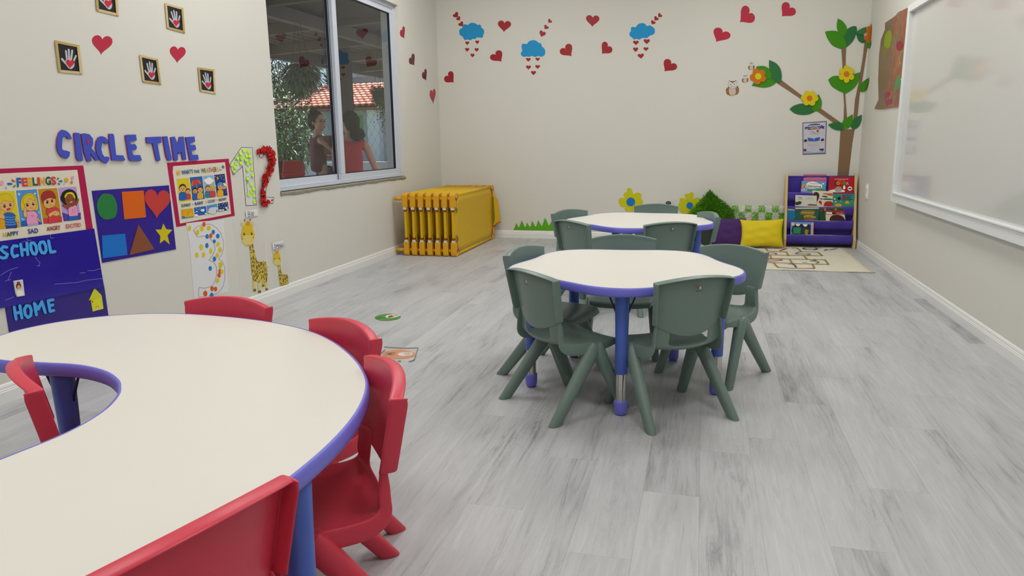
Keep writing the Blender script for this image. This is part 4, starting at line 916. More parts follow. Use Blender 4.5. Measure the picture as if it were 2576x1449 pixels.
def giraffe(T, film, label, legs=True):
    f_ = lambda P: c([T(*p) for p in P]); Q = c(film)
    root = poster_root('L', Q, 'giraffe_cutout', label, 'giraffe picture')
    sheet('clear_film', 'L', Q, FM, root, off=.001, th=.0006)
    it = []
    body = cr([(240,940),(270,930),(285,1000),(310,1085),(345,1090),(372,1085),(392,1110),(398,1180),(398,1250),(385,1275),(360,1262),(340,1250),(322,1280),(300,1262),(275,1265),(262,1200),(252,1100),(245,1010)], 2)
    if legs:
        for P in ([(352,1240),(368,1240),(372,1305),(350,1308)],[(268,1255),(292,1265),(298,1350),(274,1352)],[(310,1270),(335,1275),(342,1362),(316,1364)],[(378,1262),(398,1250),(403,1338),(382,1342)]): it.append((f_(P), GY if P[0][0] == 352 else GY2))
        for P in ([(350,1296),(372,1294),(372,1310),(351,1313)],[(273,1333),(297,1331),(298,1352),(274,1354)],[(315,1347),(341,1345),(342,1366),(317,1368)],[(381,1328),(403,1325),(403,1341),(382,1345)]): it.append((f_(P), GBR))
    it.append((f_(body), SPOT)); it.append((f_(stroke([(382,1105),(405,1138)], 7)), GY2))
    it.append((f_(cr([(160,745),(175,740),(190,755),(188,775),(168,770)], 2)), GY2)); it.append((f_(cr([(285,740),(270,738),(255,752),(257,768),(275,765)], 2)), GY2))
    it.append((f_(stroke([(205,760),(198,722)], 6)), GY)); it.append((f_(stroke([(240,758),(246,720)], 6)), GY)); it.append((f_(ell(197,720,7,8,10)), GBR)); it.append((f_(ell(246,717,7,8,10)), GBR))
    it.append((f_(cr([(195,760),(225,748),(258,758),(272,810),(285,850),(265,900),(225,920),(185,900),(165,860),(178,800)], 3)), GY))
    it.append((f_(cr([(170,880),(200,858),(250,855),(285,875),(278,915),(250,942),(215,948),(180,925)], 3)), GY2))
    it.append((f_([(205,765),(212,738),(222,725),(232,735),(243,745),(240,765),(222,770)]), K('d98e12')))
    for q, m_ in ((ell(193,843,8,12,12), I['black']), (ell(259,840,8,12,12), I['black']), (ell(195,839,3,4,6), I['white']), (ell(261,836,3,4,6), I['white']), (ell(178,886,5,7,8), GBR), (ell(272,877,5,7,8), GBR)): it.append((f_(q), m_))
    for q in segs([(218,938),(228,944),(241,938)], 3): it.append((f_(q), GBR))
    prints('giraffe', 'L', it, root, .0017)
giraffe(lambda x, y: (x, y), [(88,718),(345,678),(375,900),(402,1330),(160,1400),(125,1050)], 'tall giraffe picture on clear film under the word BIG')
sx, sy = .59, .575
giraffe(lambda x, y: (445+(x-160)*sx*1.0+0, 990+(y-717)*sy if y < 1080 else min(990+(y-717)*sy*1.0, 1305-(x-330)*.18)), [(404,1000),(555,950),(612,1268),(460,1325),(425,1130)], 'short giraffe picture on clear film under the word SMALL', legs=False)
for nm, film, card, ST, lab in (('big', [(188,640),(315,612),(320,685),(205,705)], [(205,635),(312,618),(318,680),(210,698)], [[(225,645),(228,690)],[(225,645),(243,648),(240,664),(228,667),(246,672),(244,686),(228,690)],[(256,647),(258,685)],[(280,652),(268,650),(263,668),(268,682),(278,676),(277,666),(271,667)]], 'white card with handwritten BIG above the tall giraffe'),
        ('small', [(428,920),(558,888),(565,960),(436,1000)], [(442,925),(538,897),(543,952),(448,978)], [[(471,936),(458,940),(470,950),(468,962),(456,966)],[(476,966),(480,938),(486,955),(493,934),(498,962)],[(502,960),(508,935),(517,958)],[(504,951),(514,948)],[(520,930),(522,954),(530,950)],[(533,926),(536,949),(544,945)]], 'white card with handwritten SMALL above the short giraffe')):
    root = poster_root('L', c(card), 'word_card', lab, 'card'); sheet('clear_film', 'L', c(film), FM, root, off=.0042, th=.0004); sheet('card', 'L', c(card), K('e2e2e0'), root, off=.005, th=.0006)
    it = []
    for st in ST:
        for q in segs(st, 3.4): it.append((c(q), I['navy']))
    prints('handwriting', 'L', it, root, .0057)
# ------------------------------------------------------------------ back wall: tree, owls, reading corner poster
c = Px(1760, 0, 3.019)
tree = empty('paper_tree', on('B', 2130, 440), 'brown paper tree with foam leaves in the right corner of the back wall', 'tree decoration')
def tp(nm, P, m_, off, th=.0015, sm=True, lab=None): return wrapsheet(nm, cr(c(P), 3) if sm else c(P), m_, tree, off, th, label=lab)
tp('trunk', [(1070,985),(1178,980),(1160,1090),(1130,1345),(1046,1345),(1063,1100)], BRN, 0, sm=False)
tp('branch', [(1075,350),(1113,350),(1108,500),(1105,700),(1112,800),(1120,905),(1092,920),(1098,800),(1090,700),(1085,500)], BRN, .0017, sm=False)
tp('branch', [(1252,320),(1285,320),(1268,400),(1240,580),(1215,720),(1198,890),(1165,930),(1180,760),(1205,640),(1240,430)], BRN, .0017, sm=False)
tp('branch', [(578,625),(622,608),(780,728),(930,830),(1085,940),(1020,935),(900,850),(760,745)], BRN, .0017, sm=False)
leaves = [([(952,240),(1000,233),(1050,240),(1100,280),(1115,330),(1105,362),(1070,370),(1010,345),(970,290)],1),([(1112,362),(1115,330),(1090,265),(1130,215),(1170,198),(1192,205),(1192,245),(1165,310)],2),([(1050,140),(1090,165),(1118,210),(1112,255),(1085,272),(1050,235),(1042,190)],1),
 ([(976,605),(1010,580),(1060,578),(1105,620),(1100,700),(1040,680),(1000,650)],1),([(1218,548),(1208,610),(1170,670),(1105,710),(1090,680),(1105,620),(1160,570)],1),([(1283,590),(1275,640),(1258,690),(1225,695),(1210,665),(1235,625)],1),
 ([(683,828),(720,800),(790,785),(860,805),(880,840),(830,868),(770,872),(720,860)],2),([(903,714),(925,760),(925,810),(905,840),(862,842),(855,815),(870,770)],1),
 ([(976,945),(1020,930),(1060,928),(1090,945),(1085,985),(1040,988),(1000,970)],2),([(1232,870),(1228,920),(1205,965),(1170,982),(1148,960),(1170,905)],2),([(1162,868),(1162,920),(1140,965),(1095,982),(1080,960),(1090,915)],1),
 ([(430,505),(480,500),(525,520),(545,570),(530,600),(480,590),(440,560)],1),([(395,650),(420,620),(470,600),(540,590),(580,625),(540,655),(480,665)],1),([(528,455),(580,480),(612,520),(624,570),(615,620),(575,625),(540,585),(528,520)],2)]
for i, (P, k) in enumerate(leaves):
    q = c(P); z = .0034+.0016*(i % 3)
    mb = cr(q, 3) if False else q
    # keep the pointed first vertex sharp: smooth the rest as an open curve
    sm = cr(q+[q[0]], 3, closed=False)[:-1]
    wrapsheet('leaf', sm, GRN1 if k == 1 else GRN2, tree, z, .0015, label='bright green leaf' if k == 1 else 'dark green leaf')
# two leaves folded into the corner
sheet('leaf', 'B', cr(c([(1190,240),(1215,262),(1245,262),(1262,310),(1235,328),(1200,300)]), 2), GRN2, tree, off=.004, th=.0015, label='dark green leaf'); wrapsheet('leaf', c([(1186,245),(1225,218),(1268,203),(1262,240),(1240,260),(1210,260)]), K('2f7a48'), tree, .012, .0015, label='folded dark green leaf')
wrapsheet('leaf', c([(1268,335),(1298,305),(1300,330),(1288,370),(1268,358)]), GRN1, tree, .005, .0015, label='bright green leaf')
def flower_px(cx, cy, rx, ry, npet, m1, m2, ph, r2, lab, plane='B'):
    g = empty('foam_flower', on(plane, cx, cy), lab, 'flower decoration', 'foam flowers on the paper tree')
    P = []
    for i in range(npet*8):
        t = 2*PI*i/(npet*8); k = .63+.37*abs(math.cos(npet*(t-ph)/2))**.55; P.append((cx+rx*k*math.cos(t), cy+ry*k*math.sin(t)))
    sheet('petals', plane, P, m1, g, off=.010, th=.004); sheet('centre', plane, ell(cx, cy, r2, r2*1.02, 20), m2, g, off=.0142, th=.002); return g
FY, FO = K('d8c410'), K('cf7a10')
flower_px(1760+445/3.019, 580/3.019, 21, 21, 5, K('c8700c'), K('d8c80c'), 1.75, 8, 'orange foam flower with yellow centre at the end of the left branch')
flower_px(1760+835/3.019, 746/3.019, 22, 20.5, 6, FY, K('d67212'), .05, 7, 'yellow foam flower halfway along the left branch')
flower_px(1760+1116/3.019, 562/3.019, 21, 22.5, 6, FY, K('d67212'), 1.57, 7, 'yellow foam flower on the upright middle branch')
g = empty('foam_flower', on('B', 2185, 85), 'orange foam flower folded into the room corner at the tree top', 'flower decoration', 'foam flowers on the paper tree')
cc = Px(2120, 0, 7.247)
sheet('petals', 'B', cr(cc([(455,482),(490,478),(528,505),(545,560),(548,610),(530,680),(490,690),(470,735),(420,742),(388,710),(392,670),(430,650),(440,600),(425,540)]), 2), K('c8690a'), g, off=.02, th=.003)
a_, b_ = on('R', 2192, 63, .004), on('R', 2189, 104, .004)
y_ = YB-.035; mb = MB(); zc = (a_.z+b_.z)/2; pr = [(y_-.02+.03*math.cos(t)*1.0, zc+.075*math.sin(t)) for t in [2*PI*k/20 for k in range(20)]]
sheet('centre', 'B', cc([(500,570),(520,558),(530,590),(520,660),(498,668),(482,630)]), K('d6c20c'), g, off=.024, th=.002)
mb = MB(); mb.face([(XR-.006, p[0], p[1]) for p in pr]); o = mb.build('folded_petals', K('c8690a'), g); mod(o, 'SOLIDIFY', thickness=.003)
# owls
c = Px(1810, 140, 12.07)
def owl(ox, oy, s, lab, big):
    T = lambda P: c([(ox+x*s, oy+y*s) for x, y in P]); P0 = [(265,960),(255,880),(262,800),(290,745),(330,770),(400,775),(460,770),(500,735),(540,790),(545,900),(585,980),(600,1080),(560,1160),(500,1190),(445,1195),(440,1220),(300,1225),(280,1195),(240,1190),(200,1130),(190,1040),(220,980)]
    P0 = [(x-390, y-980) for x, y in P0]
    f = lambda L: [(x-390, y-980) for x, y in L]
    root = poster_root('B', T(P0), 'owl_cutout', lab, 'owl picture'); root['group'] = 'paper owls beside the tree'
    sheet('card', 'B', T([(x*1.07, y*1.05) for x, y in P0]), K('dcdad2'), root, off=0, th=.0008)
    OB, OB2, OL = K('80583c'), K('9a7050'), K('c9b9a8'); it = [(T(P0), OB)]
    add_ = lambda L, m_, sm=2: it.append((T(cr(f(L), sm) if sm else f(L)), m_))
    add_([(268,800),(300,760),(400,800),(500,755),(535,800),(545,900),(500,970),(400,995),(300,970),(262,890)], K('c9c8c6'))
    add_([(290,745),(330,770),(400,778),(460,770),(500,735),(510,760),(400,830),(300,775)], OB, 0)
    add_([(300,985),(400,1005),(480,990),(500,1080),(480,1170),(400,1200),(310,1180),(285,1090)], OL)
    for L in ([(225,1000),(260,970),(290,1040),(265,1060)],[(200,1070),(240,1050),(275,1120),(240,1150)],[(500,990),(540,960),(560,1000),(510,1050)],[(520,1090),(585,1020),(585,1090),(520,1150)]): add_(L, OB2)
    for x, y in ((345,878),(452,866)): it += [(T(f(ell(x, y, 42, 40, 14))), K('e8e6e2')), (T(f(ell(x, y, 20, 19, 10))), I['black']), (T(f(ell(x+5, y-5, 7, 7, 6))), I['grey'])]
    add_([(375,930),(420,920),(395,965)], K('c59a4a'), 0); add_([(295,1210),(330,1195),(370,1205),(410,1195),(455,1205),(440,1222),(300,1226)], K('d0a040'), 0)
    prints('owl', 'B', it, root, .0009)
owl(390, 980, 1, 'large brown and white paper owl, lowest of the three', 1); owl(777, 705, .5, 'small paper owl between the large owl and the orange flower', 0); owl(965, 318, .5, 'small paper owl directly above the orange flower', 0)
# reading corner notice
c = Px(2000, 295, 13.8)
Q = c([(255,182),(1105,130),(1062,1275),(265,1305)])
rp = poster_root('B', Q, 'reading_corner_notice', 'framed notice CANTINHO DA LEITURA with an open blue book, beside the tree', 'notice')
sheet('lilac_backing', 'B', Q, K('6e6484'), rp, off=0, th=.002); sheet('printed_sheet', 'B', c([(285,210),(1068,168),(1035,1232),(290,1265)]), K('c6c6d0'), rp, off=.0022, th=.0006)
it = []
A_(cr([(320,350),(395,335),(460,270),(650,225),(850,235),(945,290),(1030,315),(1000,350),(1010,405),(930,385),(880,350),(650,335),(430,380),(330,430),(350,380)],2), K('30448c'))
A_([(425,375),(650,340),(900,350),(885,412),(650,420),(440,440)], K('74323f'))
A_([(432,705),(620,735),(640,820),(600,830),(455,795)], K('2f62b4')); A_([(875,685),(690,725),(680,830),(720,830),(850,790)], K('2f62b4')); A_([(620,735),(690,730),(685,835),(640,838)], K('5a8ad0'))
A_([(445,800),(600,830),(860,800),(870,810),(660,842),(440,830)], K('5a2a38'))
for P in ([(510,540),(570,570),(640,660)],[(870,545),(790,560),(720,640)]): S_(P, 10, 'grey')
for P in ([(340,905),(480,888),(650,885),(900,868),(960,880)],[(430,942),(820,922)],[(450,975),(800,958)],[(430,1010),(845,988)],[(405,1075),(560,1078),(860,1048)],[(515,1145),(745,1135)]): S_(P, 9, 'grey')
E_(787,480,40,35,'dred'); S_([(770,545),(787,515)],7,'dred'); A_(cr([(300,820),(340,765),(400,770),(430,820),(390,855),(310,850)],2), K('54283a')); A_(cr([(890,800),(930,740),(1000,740),(1005,810),(930,830)],2), K('54283a'))
A_([(290,1110),(380,1090),(400,1130),(390,1185),(290,1180)], K('7a3040')); A_([(850,1095),(1000,1080),(1000,1150),(950,1170),(835,1140)], K('54304a')); A_([(290,1190),(440,1170),(650,1210),(900,1165),(1035,1180),(1035,1232),(290,1265)], K('9fb0cc'))
r2 = random.Random(5)
for k in range(70):
    x = r2.choice([r2.uniform(300,420), r2.uniform(920,1030), r2.uniform(450,850)]); y = r2.uniform(210,1220) if x < 430 or x > 910 else r2.uniform(450,660)
    E_(x, y, r2.uniform(3,9), r2.uniform(3,7), r2.choice(['navy','dred','grey']), n=6)
prints('artwork', 'B', it, rp, .0028)
lettering('lettering', 'B', [('CANTINHO', c([(400,285),(905,255),(905,315),(402,345)]), I['white'], .035), ('DA', c([(442,378),(520,370),(520,400),(442,408)]), I['lpink'], .02), ('LEITURA', c([(535,358),(865,352),(860,395),(535,403)]), I['white'], .03), ('A', c([(560,470),(600,468),(600,500),(560,502)]), I['navy'], .02), ('B', c([(620,515),(655,513),(655,552),(620,554)]), I['dred'], .02), ('C', c([(685,535),(718,533),(718,578),(685,580)]), I['navy'], .02)], rp, .0052)
# --- grass strip, wall flowers, zebra and tiger on the lower back wall
c = Px(1280, 530, 20.7)
gt = c([(240,995),(300,880),(375,655),(430,730),(525,880),(600,700),(672,510),(740,660),(840,860),(890,800),(930,620),(1010,730),(1100,850),(1150,790),(1205,540),(1280,660),(1385,845),(1450,760),(1525,490),(1610,650),(1715,810),(1790,640),(1880,370),(1970,540),(2080,790),(2180,640),(2300,420),(2420,600),(2520,800),(2700,500),(2860,820),(3050,450),(3250,830),(3250,1060)])
item('foam_grass', 'B', gt, K('5aa81c'), 'bright green foam grass strip standing on the back baseboard', 'grass decoration', th=.004)
c = Px(1540, 450, 6.133)
def wflower(pet, ctr, lab, r):
    g = empty('wall_flower', on('B', *c([ctr])[0]), lab, 'flower decoration', 'yellow foam flowers low on the back wall')
    for i, P in enumerate(pet): sheet('petal', 'B', cr(c(P), 3), K('c9c40c'), g, off=.0+.002*(i % 2), th=.0018)
    sheet('centre', 'B', ell(*c([ctr])[0], r, r, 22), K('1a74bd'), g, off=.0045, th=.002)
wflower([[(225,160),(255,140),(290,150),(315,200),(322,240),(275,330),(200,310),(172,250),(190,215),(220,205)],[(325,240),(380,215),(430,220),(450,260),(445,300),(472,345),(460,390),(400,415),(330,390),(270,330)],[(270,350),(215,320),(150,288),(110,310),(98,345),(110,385),(135,430),(185,435),(240,395)],[(290,360),(235,400),(195,450),(205,495),(250,500),(280,495),(330,500),(368,470),(365,415)]], (287,355), 'left yellow foam flower with blue centre, above the far table', 10.9)
wflower([[(1118,240),(1150,230),(1185,225),(1215,205),(1250,215),(1258,260),(1240,310),(1197,400),(1150,340)],[(1240,320),(1300,290),(1345,300),(1370,350),(1345,400),(1300,440),(1197,400)],[(1197,400),(1130,310),(1070,295),(1040,310),(1040,350),(1020,390),(1025,430),(1100,435)],[(1197,415),(1080,435),(1030,450),(1035,490),(1065,505),(1100,545),(1160,545)],[(1197,415),(1160,545),(1230,560),(1290,530),(1300,460)]], (1197,412), 'right yellow foam flower with blue centre, behind the green shaggy cushion', 8.4)
z = poster_root('B', c([(770,350),(960,350),(960,480),(770,480)]), 'zebra_cutout', 'top of a small zebra picture peeping over the far green chair', 'zebra picture')
it = []
A_(cr([(775,352),(800,350),(815,380),(790,378)],2),'lgrey'); A_(cr([(960,350),(930,360),(922,385),(945,385)],2),'lgrey'); A_(cr([(822,390),(830,355),(865,342),(900,352),(912,395),(900,470),(840,470)],2),'lgrey'); A_(cr([(825,380),(835,352),(870,342),(900,355),(908,390),(865,398)],2),'black'); S_([(850,355),(850,380)],5,'lgrey'); S_([(875,352),(880,385)],5,'lgrey'); E_(850,430,8,10,'black'); E_(890,430,8,10,'black')
sheet('clear_film', 'B', c([(700,330),(1010,325),(1010,520),(700,520)]), FM, z, off=.001, th=.0005); prints('zebra', 'B', it, z, .0017)
t_ = poster_root('B', c([(1600,380),(1820,380),(1820,560),(1600,560)]), 'tiger_cutout', 'orange tiger cub picture behind the green shaggy cushion', 'tiger picture')
it = []; TO, TD = K('c98a4c'), K('6a3010')
A_(cr([(1590,405),(1630,395),(1640,430),(1600,430)],2), TO); A_(cr([(1760,420),(1820,405),(1825,430),(1790,460),(1760,450)],2), TO); A_(cr([(1640,410),(1690,385),(1740,390),(1775,430),(1790,480),(1760,550),(1690,560),(1650,500)],3), TO)
A_(cr([(1690,470),(1730,460),(1775,480),(1770,520),(1720,530)],2), K('e0d6c4'))
for P in ([(1660,420),(1690,402),(1725,410),(1730,440)],[(1670,440),(1695,425),(1712,440)],[(1765,440),(1785,430),(1795,450)],[(1600,415),(1625,410)],[(1740,470),(1755,480)],[(1650,470),(1670,480)]): S_(P, 8, TD)
E_(1715,497,10,12,'black'); E_(1760,470,8,10,'black'); prints('tiger', 'B', it, t_, .0008); sheet('card', 'B', c([(1640,420),(1780,420),(1790,540),(1680,560)]), TO, t_, off=0, th=.0007)
# --- finger-painted brown paper on the right wall
c = Px(2190, 0, 5)
def paint_mat():
    m = bpy.data.materials.new('finger_paint'); m.use_nodes = True; n = m.node_tree; b = n.nodes['Principled BSDF']; b.inputs['Roughness'].default_value = .45; L = n.links.new
    tc = n.nodes.new('ShaderNodeTexCoord'); prev = None
    base = hexc('7c6248')+(1,)
    def nzz(s, seed, st=(1, 1, 1)):
        mp = n.nodes.new('ShaderNodeMapping'); mp.inputs['Location'].default_value = (seed, seed*2, seed*3); mp.inputs['Scale'].default_value = st; t = n.nodes.new('ShaderNodeTexNoise'); t.inputs['Scale'].default_value = s; t.inputs['Detail'].default_value = 5; t.inputs['Distortion'].default_value = 1.6
        L(tc.outputs['Object'], mp.inputs[0]); L(mp.outputs[0], t.inputs[0]); return t.outputs['Fac']
    # painted zone: away from the sheet's left margin (object Y is along the wall)
    sx_ = n.nodes.new('ShaderNodeSeparateXYZ'); L(tc.outputs['Object'], sx_.inputs[0]); mr = n.nodes.new('ShaderNodeMapRange'); mr.inputs[1].default_value = .13; mr.inputs[2].default_value = .02; L(sx_.outputs['Y'], mr.inputs[0])
    col = None
    for i, (hx, s, lo, hi, st) in enumerate((('a8502c', 5, .46, .60, (1, 2, .7)), ('9c2f38', 7, .52, .62, (1, 2, .8)), ('c07a18', 12, .57, .64, (1, 2, .7)), ('6f9a86', 6, .62, .68, (1, 2, .6)), ('c9b020', 9, .64, .69, (1, 2, .8)), ('b8542a', 24, .58, .66, (1, 2, .5)), ('8f9fb8', 14, .66, .72, (1, 2, .6)))):
        f = nzz(s, i*3.7+1, st); r = n.nodes.new('ShaderNodeMapRange'); r.inputs[1].default_value = lo; r.inputs[2].default_value = hi; L(f, r.inputs[0])
        mu = n.nodes.new('ShaderNodeMath'); mu.operation = 'MULTIPLY'; L(r.outputs[0], mu.inputs[0]); L(mr.outputs[0], mu.inputs[1]); mm = n.nodes.new('ShaderNodeMath'); mm.operation = 'MULTIPLY'; mm.inputs[1].default_value = .8; L(mu.outputs[0], mm.inputs[0])
        mx = n.nodes.new('ShaderNodeMix'); mx.data_type = 'RGBA'; L(mm.outputs[0], mx.inputs[0]); mx.inputs[7].default_value = hexc(hx)+(1,)
        if col: L(col, mx.inputs[6])
        else: mx.inputs[6].default_value = base
        col = mx.outputs[2]
    L(col, b.inputs['Base Color']); bp = n.nodes.new('ShaderNodeBump'); bp.inputs['Strength'].default_value = .4; bp.inputs['Distance'].default_value = .003; L(nzz(30, 9, (1, 2, .6)), bp.inputs['Height']); L(bp.outputs[0], b.inputs['Normal'])
    return m
Q = c([(180,288),(260,235),(320,190),(345,155),(430,115),(540,60),(515,380),(490,620),(460,950),(410,1340),(280,1345),(190,1362),(140,1370),(52,1368),(100,1250),(95,1000),(105,700),(130,500),(180,370)])
pp = poster_root('R', Q, 'finger_painting', 'brown kraft paper finger painting taped beside the whiteboard', 'painting')
sheet('kraft_paper', 'R', Q, paint_mat(), pp, off=.003, th=.0015, bulge=lambda x, y: .012*math.sin(x*.35)**2 if y > 250 else .0)
it = [(c(cr([(170,560),(180,450),(215,390),(250,385),(268,450),(255,540),(230,600),(190,605)],3)), K('8aa00a')), (c(cr([(165,600),(200,600),(185,680),(165,760)],2)), K('7c8a14')), (c(cr([(320,1000),(350,950),(375,980),(385,1100),(400,1180),(360,1230),(310,1210),(300,1120)],2)), K('5a9060')), (c(cr([(265,1200),(298,1150),(300,1200),(280,1240)],2)), K('c0b60c')), (c(cr([(185,1180),(230,1150),(270,1230),(265,1345),(190,1330)],2)), K('98405a')), (c(cr([(378,985),(392,980),(392,1010),(380,1012)],2)), K('d8c010')), (c(cr([(330,540),(380,510),(415,560),(400,620),(350,640),(325,600)],2)), K('96343c'))]
prints('paint_blots', 'R', it, pp, .0046, bulge=lambda x, y: .012*math.sin(x*.35)**2 if y > 250 else .0)
# --- floor stickers
def rnd_sticker(cx, cy, rx, ry, m_, txt, lab, rot=0, fold=None):
    P = ell(cx, cy, rx, ry, 36, rot); root = poster_root('F', P, 'floor_sticker', lab, 'sticker'); root.location.z = 0; ORG[root].z = 0
    sheet('disc', 'F', P, m_, root, off=.0012, th=.0006)
    return root
c = Px(930, 770, 9.657)
g = rnd_sticker(975.5, 797.7, 32.6, 8.6, K('35891c', rough=.2), 'G', 'round green floor sticker with letter G and a child portrait', -2.5)
it = []; A_(cr([(375,250),(450,215),(560,195),(660,195),(725,215),(720,245),(600,275),(450,292)],2),'lgrey'); A_(cr([(440,265),(470,235),(560,215),(620,220),(640,240),(560,270),(460,285)],2),'brown'); A_(cr([(540,220),(640,200),(700,212),(690,240),(620,235)],2),'grey'); E_(590,240,45,14,'skin')
prints('portrait', 'F', it, g, .0018)
it = []
for P in ([(350,275),(320,262),(210,262),(150,280),(160,294),(230,297),(290,290)],[(290,290),(270,280)],[(330,270),(345,285),(365,280)]): S_(P, 9, 'green')
prints('letter', 'F', it, g, .002)
g = rnd_sticker(1003, 891, 42, 11, K('d97a0a', rough=.2), 'H', 'round orange floor sticker with letter H under a loose clear film', 0)
it = []; A_(cr([(685,1180),(710,1140),(830,1120),(960,1120),(1040,1140),(1020,1180),(900,1205),(760,1208)],2),'lgrey'); A_(cr([(800,1150),(860,1135),(950,1130),(990,1150),(950,1185),(860,1190)],2),'grey'); E_(900,1165,50,17,'skin'); E_(820,1165,40,10,'lgrey')
A_([(390,1130),(630,1130),(620,1145),(385,1145)],'black'); A_([(370,1175),(600,1170),(590,1186),(355,1188)],'black'); A_([(455,1142),(540,1142),(525,1174),(440,1176)],'black')
prints('portrait', 'F', it, g, .0018)
Q = c([(355,990),(900,1025),(1172,1010),(1085,1300),(950,1345),(700,1340),(300,1300),(270,1150)])
sheet('clear_film', 'F', Q, FM, g, off=.0024, th=.0004)
mb = MB()
for P in ([(355,990),(560,1008),(900,1025),(1172,1012)],[(1172,1012),(1130,1150),(1085,1300),(1040,1325),(950,1345)],[(370,1060),(275,1140)],[(690,1330),(760,1335)]): mb.tube([on('F', *p, .0035) for p in c(P)], .0022, 6)
mb.build('film_edge', K('8b8878', rough=.5), g, kind='stuff')
# ------------------------------------------------------------------ reading corner: rug, shelf, books, cushions
RY0, RY1, RX0, RX1 = 5.45, 6.62, -.22, 1.185
rug = empty('hopscotch_rug', ((RX0+RX1)/2, (RY0+RY1)/2, 0), 'cream shaggy rug with a drawn hopscotch grid in front of the bookshelf', 'rug')
RUGC = mat('d8d3c2', rough=.95, var=.06, scale=25, bump=.8, bscale=140)
rows = []
for i in range(25):
    y = RY0+(RY1-RY0)*i/24; rows.append([(RX0+(RX1-RX0)*j/28+(rnd.uniform(-.006, .006) if j in (0, 28) else 0), y+(rnd.uniform(-.003, .003) if i in (0, 24) else 0), .009+rnd.uniform(-.0012, .0012)) for j in range(29)])
o = MB().grid(rows).build('rug_base', RUGC, rug, smooth=True); mod(o, 'SOLIDIFY', thickness=.008, offset=-1)
mb = MB(); rr = random.Random(11)
for i in range(9000):
    x = rr.uniform(RX0, RX1); y = rr.uniform(RY0, RY1); a = rr.uniform(-.9, .9); l = rr.uniform(.008, .018); w = .0016
    h = rr.uniform(.004, .0075); d = Vector((math.cos(a), math.sin(a)*.5, 0)); q = Vector((-d.y, d.x, 0)); p = Vector((x, y, .0085))
    mb.face([p-q*w, p+q*w, p+d*l+Vector((0, 0, h))])
for i in range(260):     # long fringe at the short right end
    y = RY0+(RY1-RY0)*i/260+rr.uniform(-.002, .002); l = rr.uniform(.015, .05); a = rr.uniform(-.35, .35); p = Vector((RX1-.006, y, .010)); q = Vector((0, .0028, 0))
    mb.face([p-q, p+q, p+Vector((l*math.cos(a), l*math.sin(a), -.007))])
mb.build('pile', RUGC, rug, kind='stuff')
c = Px(1880, 600, 7.576); it = []
OCH, RD, BL, GN = mat('94793c', rough=.9), mat('a34548', rough=.9), mat('4c5470', rough=.9), mat('3c6a4c', rough=.9)
def rs(P, w, m_):
    for i in range(len(P)-1):
        q = c([P[i], P[i+1]])
        A_1, B_1 = on('F', *q[0], .0125), on('F', *q[1], .0125); d = (B_1-A_1).normalized(); n_ = Vector((-d.y, d.x, 0))*w/2; it.append(([A_1-n_-d*w*.3, A_1+n_-d*w*.3, B_1+n_+d*w*.3, B_1-n_+d*w*.3], m_))
for P in ([(340,170),(385,235)],[(385,240),(560,250),(740,255)],[(740,250),(785,320)],[(360,300),(600,318),(790,322),(1050,322),(1430,328)],[(850,180),(940,182),(985,205),(1020,245)],[(1020,250),(1360,262)],[(1355,262),(1430,328)],[(435,320),(460,385)],[(350,380),(600,385),(830,393),(1140,400),(1480,405)],[(1075,325),(1145,400)],[(1480,405),(1550,492)],[(808,395),(862,480)],[(345,450),(500,460),(740,470),(1000,482),(1300,490),(1550,492)],[(508,462),(545,515),(590,550),(680,558)],[(680,558),(900,572),(1260,572),(1278,560)],[(1238,490),(1278,560)],[(60,160),(140,170),(290,165)],[(330,385),(345,450)]): rs(P, .011, OCH)
for P in ([(615,235),(750,190)],[(525,182),(700,180)],[(400,268),(520,278),(560,295),(540,302)],[(385,405),(420,395),(640,402),(660,408),(620,420),(530,430)],[(400,435),(520,430)]): rs(P, .010, RD)
for P in ([(1055,192),(1100,178),(1300,176),(1330,205),(1260,212),(1120,210),(1055,192)],[(1270,215),(1300,220)],[(1330,180),(1400,185)],[(1470,228),(1530,210)],[(1570,215),(1700,198)],[(790,492),(870,488),(905,515),(930,550)]): rs(P, .012, BL)
for P in ([(940,290),(925,280),(990,262),(1020,262)],[(930,290),(970,300),(1190,300)],[(1140,322),(1200,305)]): rs(P, .009, BL)
for P in ([(1200,428),(1300,425)],[(1230,430),(1310,410)],[(1280,430),(1340,445),(1360,460),(1310,470)],[(1060,460),(1130,465)]): rs(P, .009, GN)
mb = MB(); ms = []
for i, (V, m_) in enumerate(it):
    if m_ not in ms: ms.append(m_)
    mb.face([v+Vector((0, 0, .00015*i/4)) for v in V], ms.index(m_))
o = mb.build('hopscotch_lines', ms, rug, kind='stuff'); mod(o, 'SOLIDIFY', thickness=.002, offset=-1)
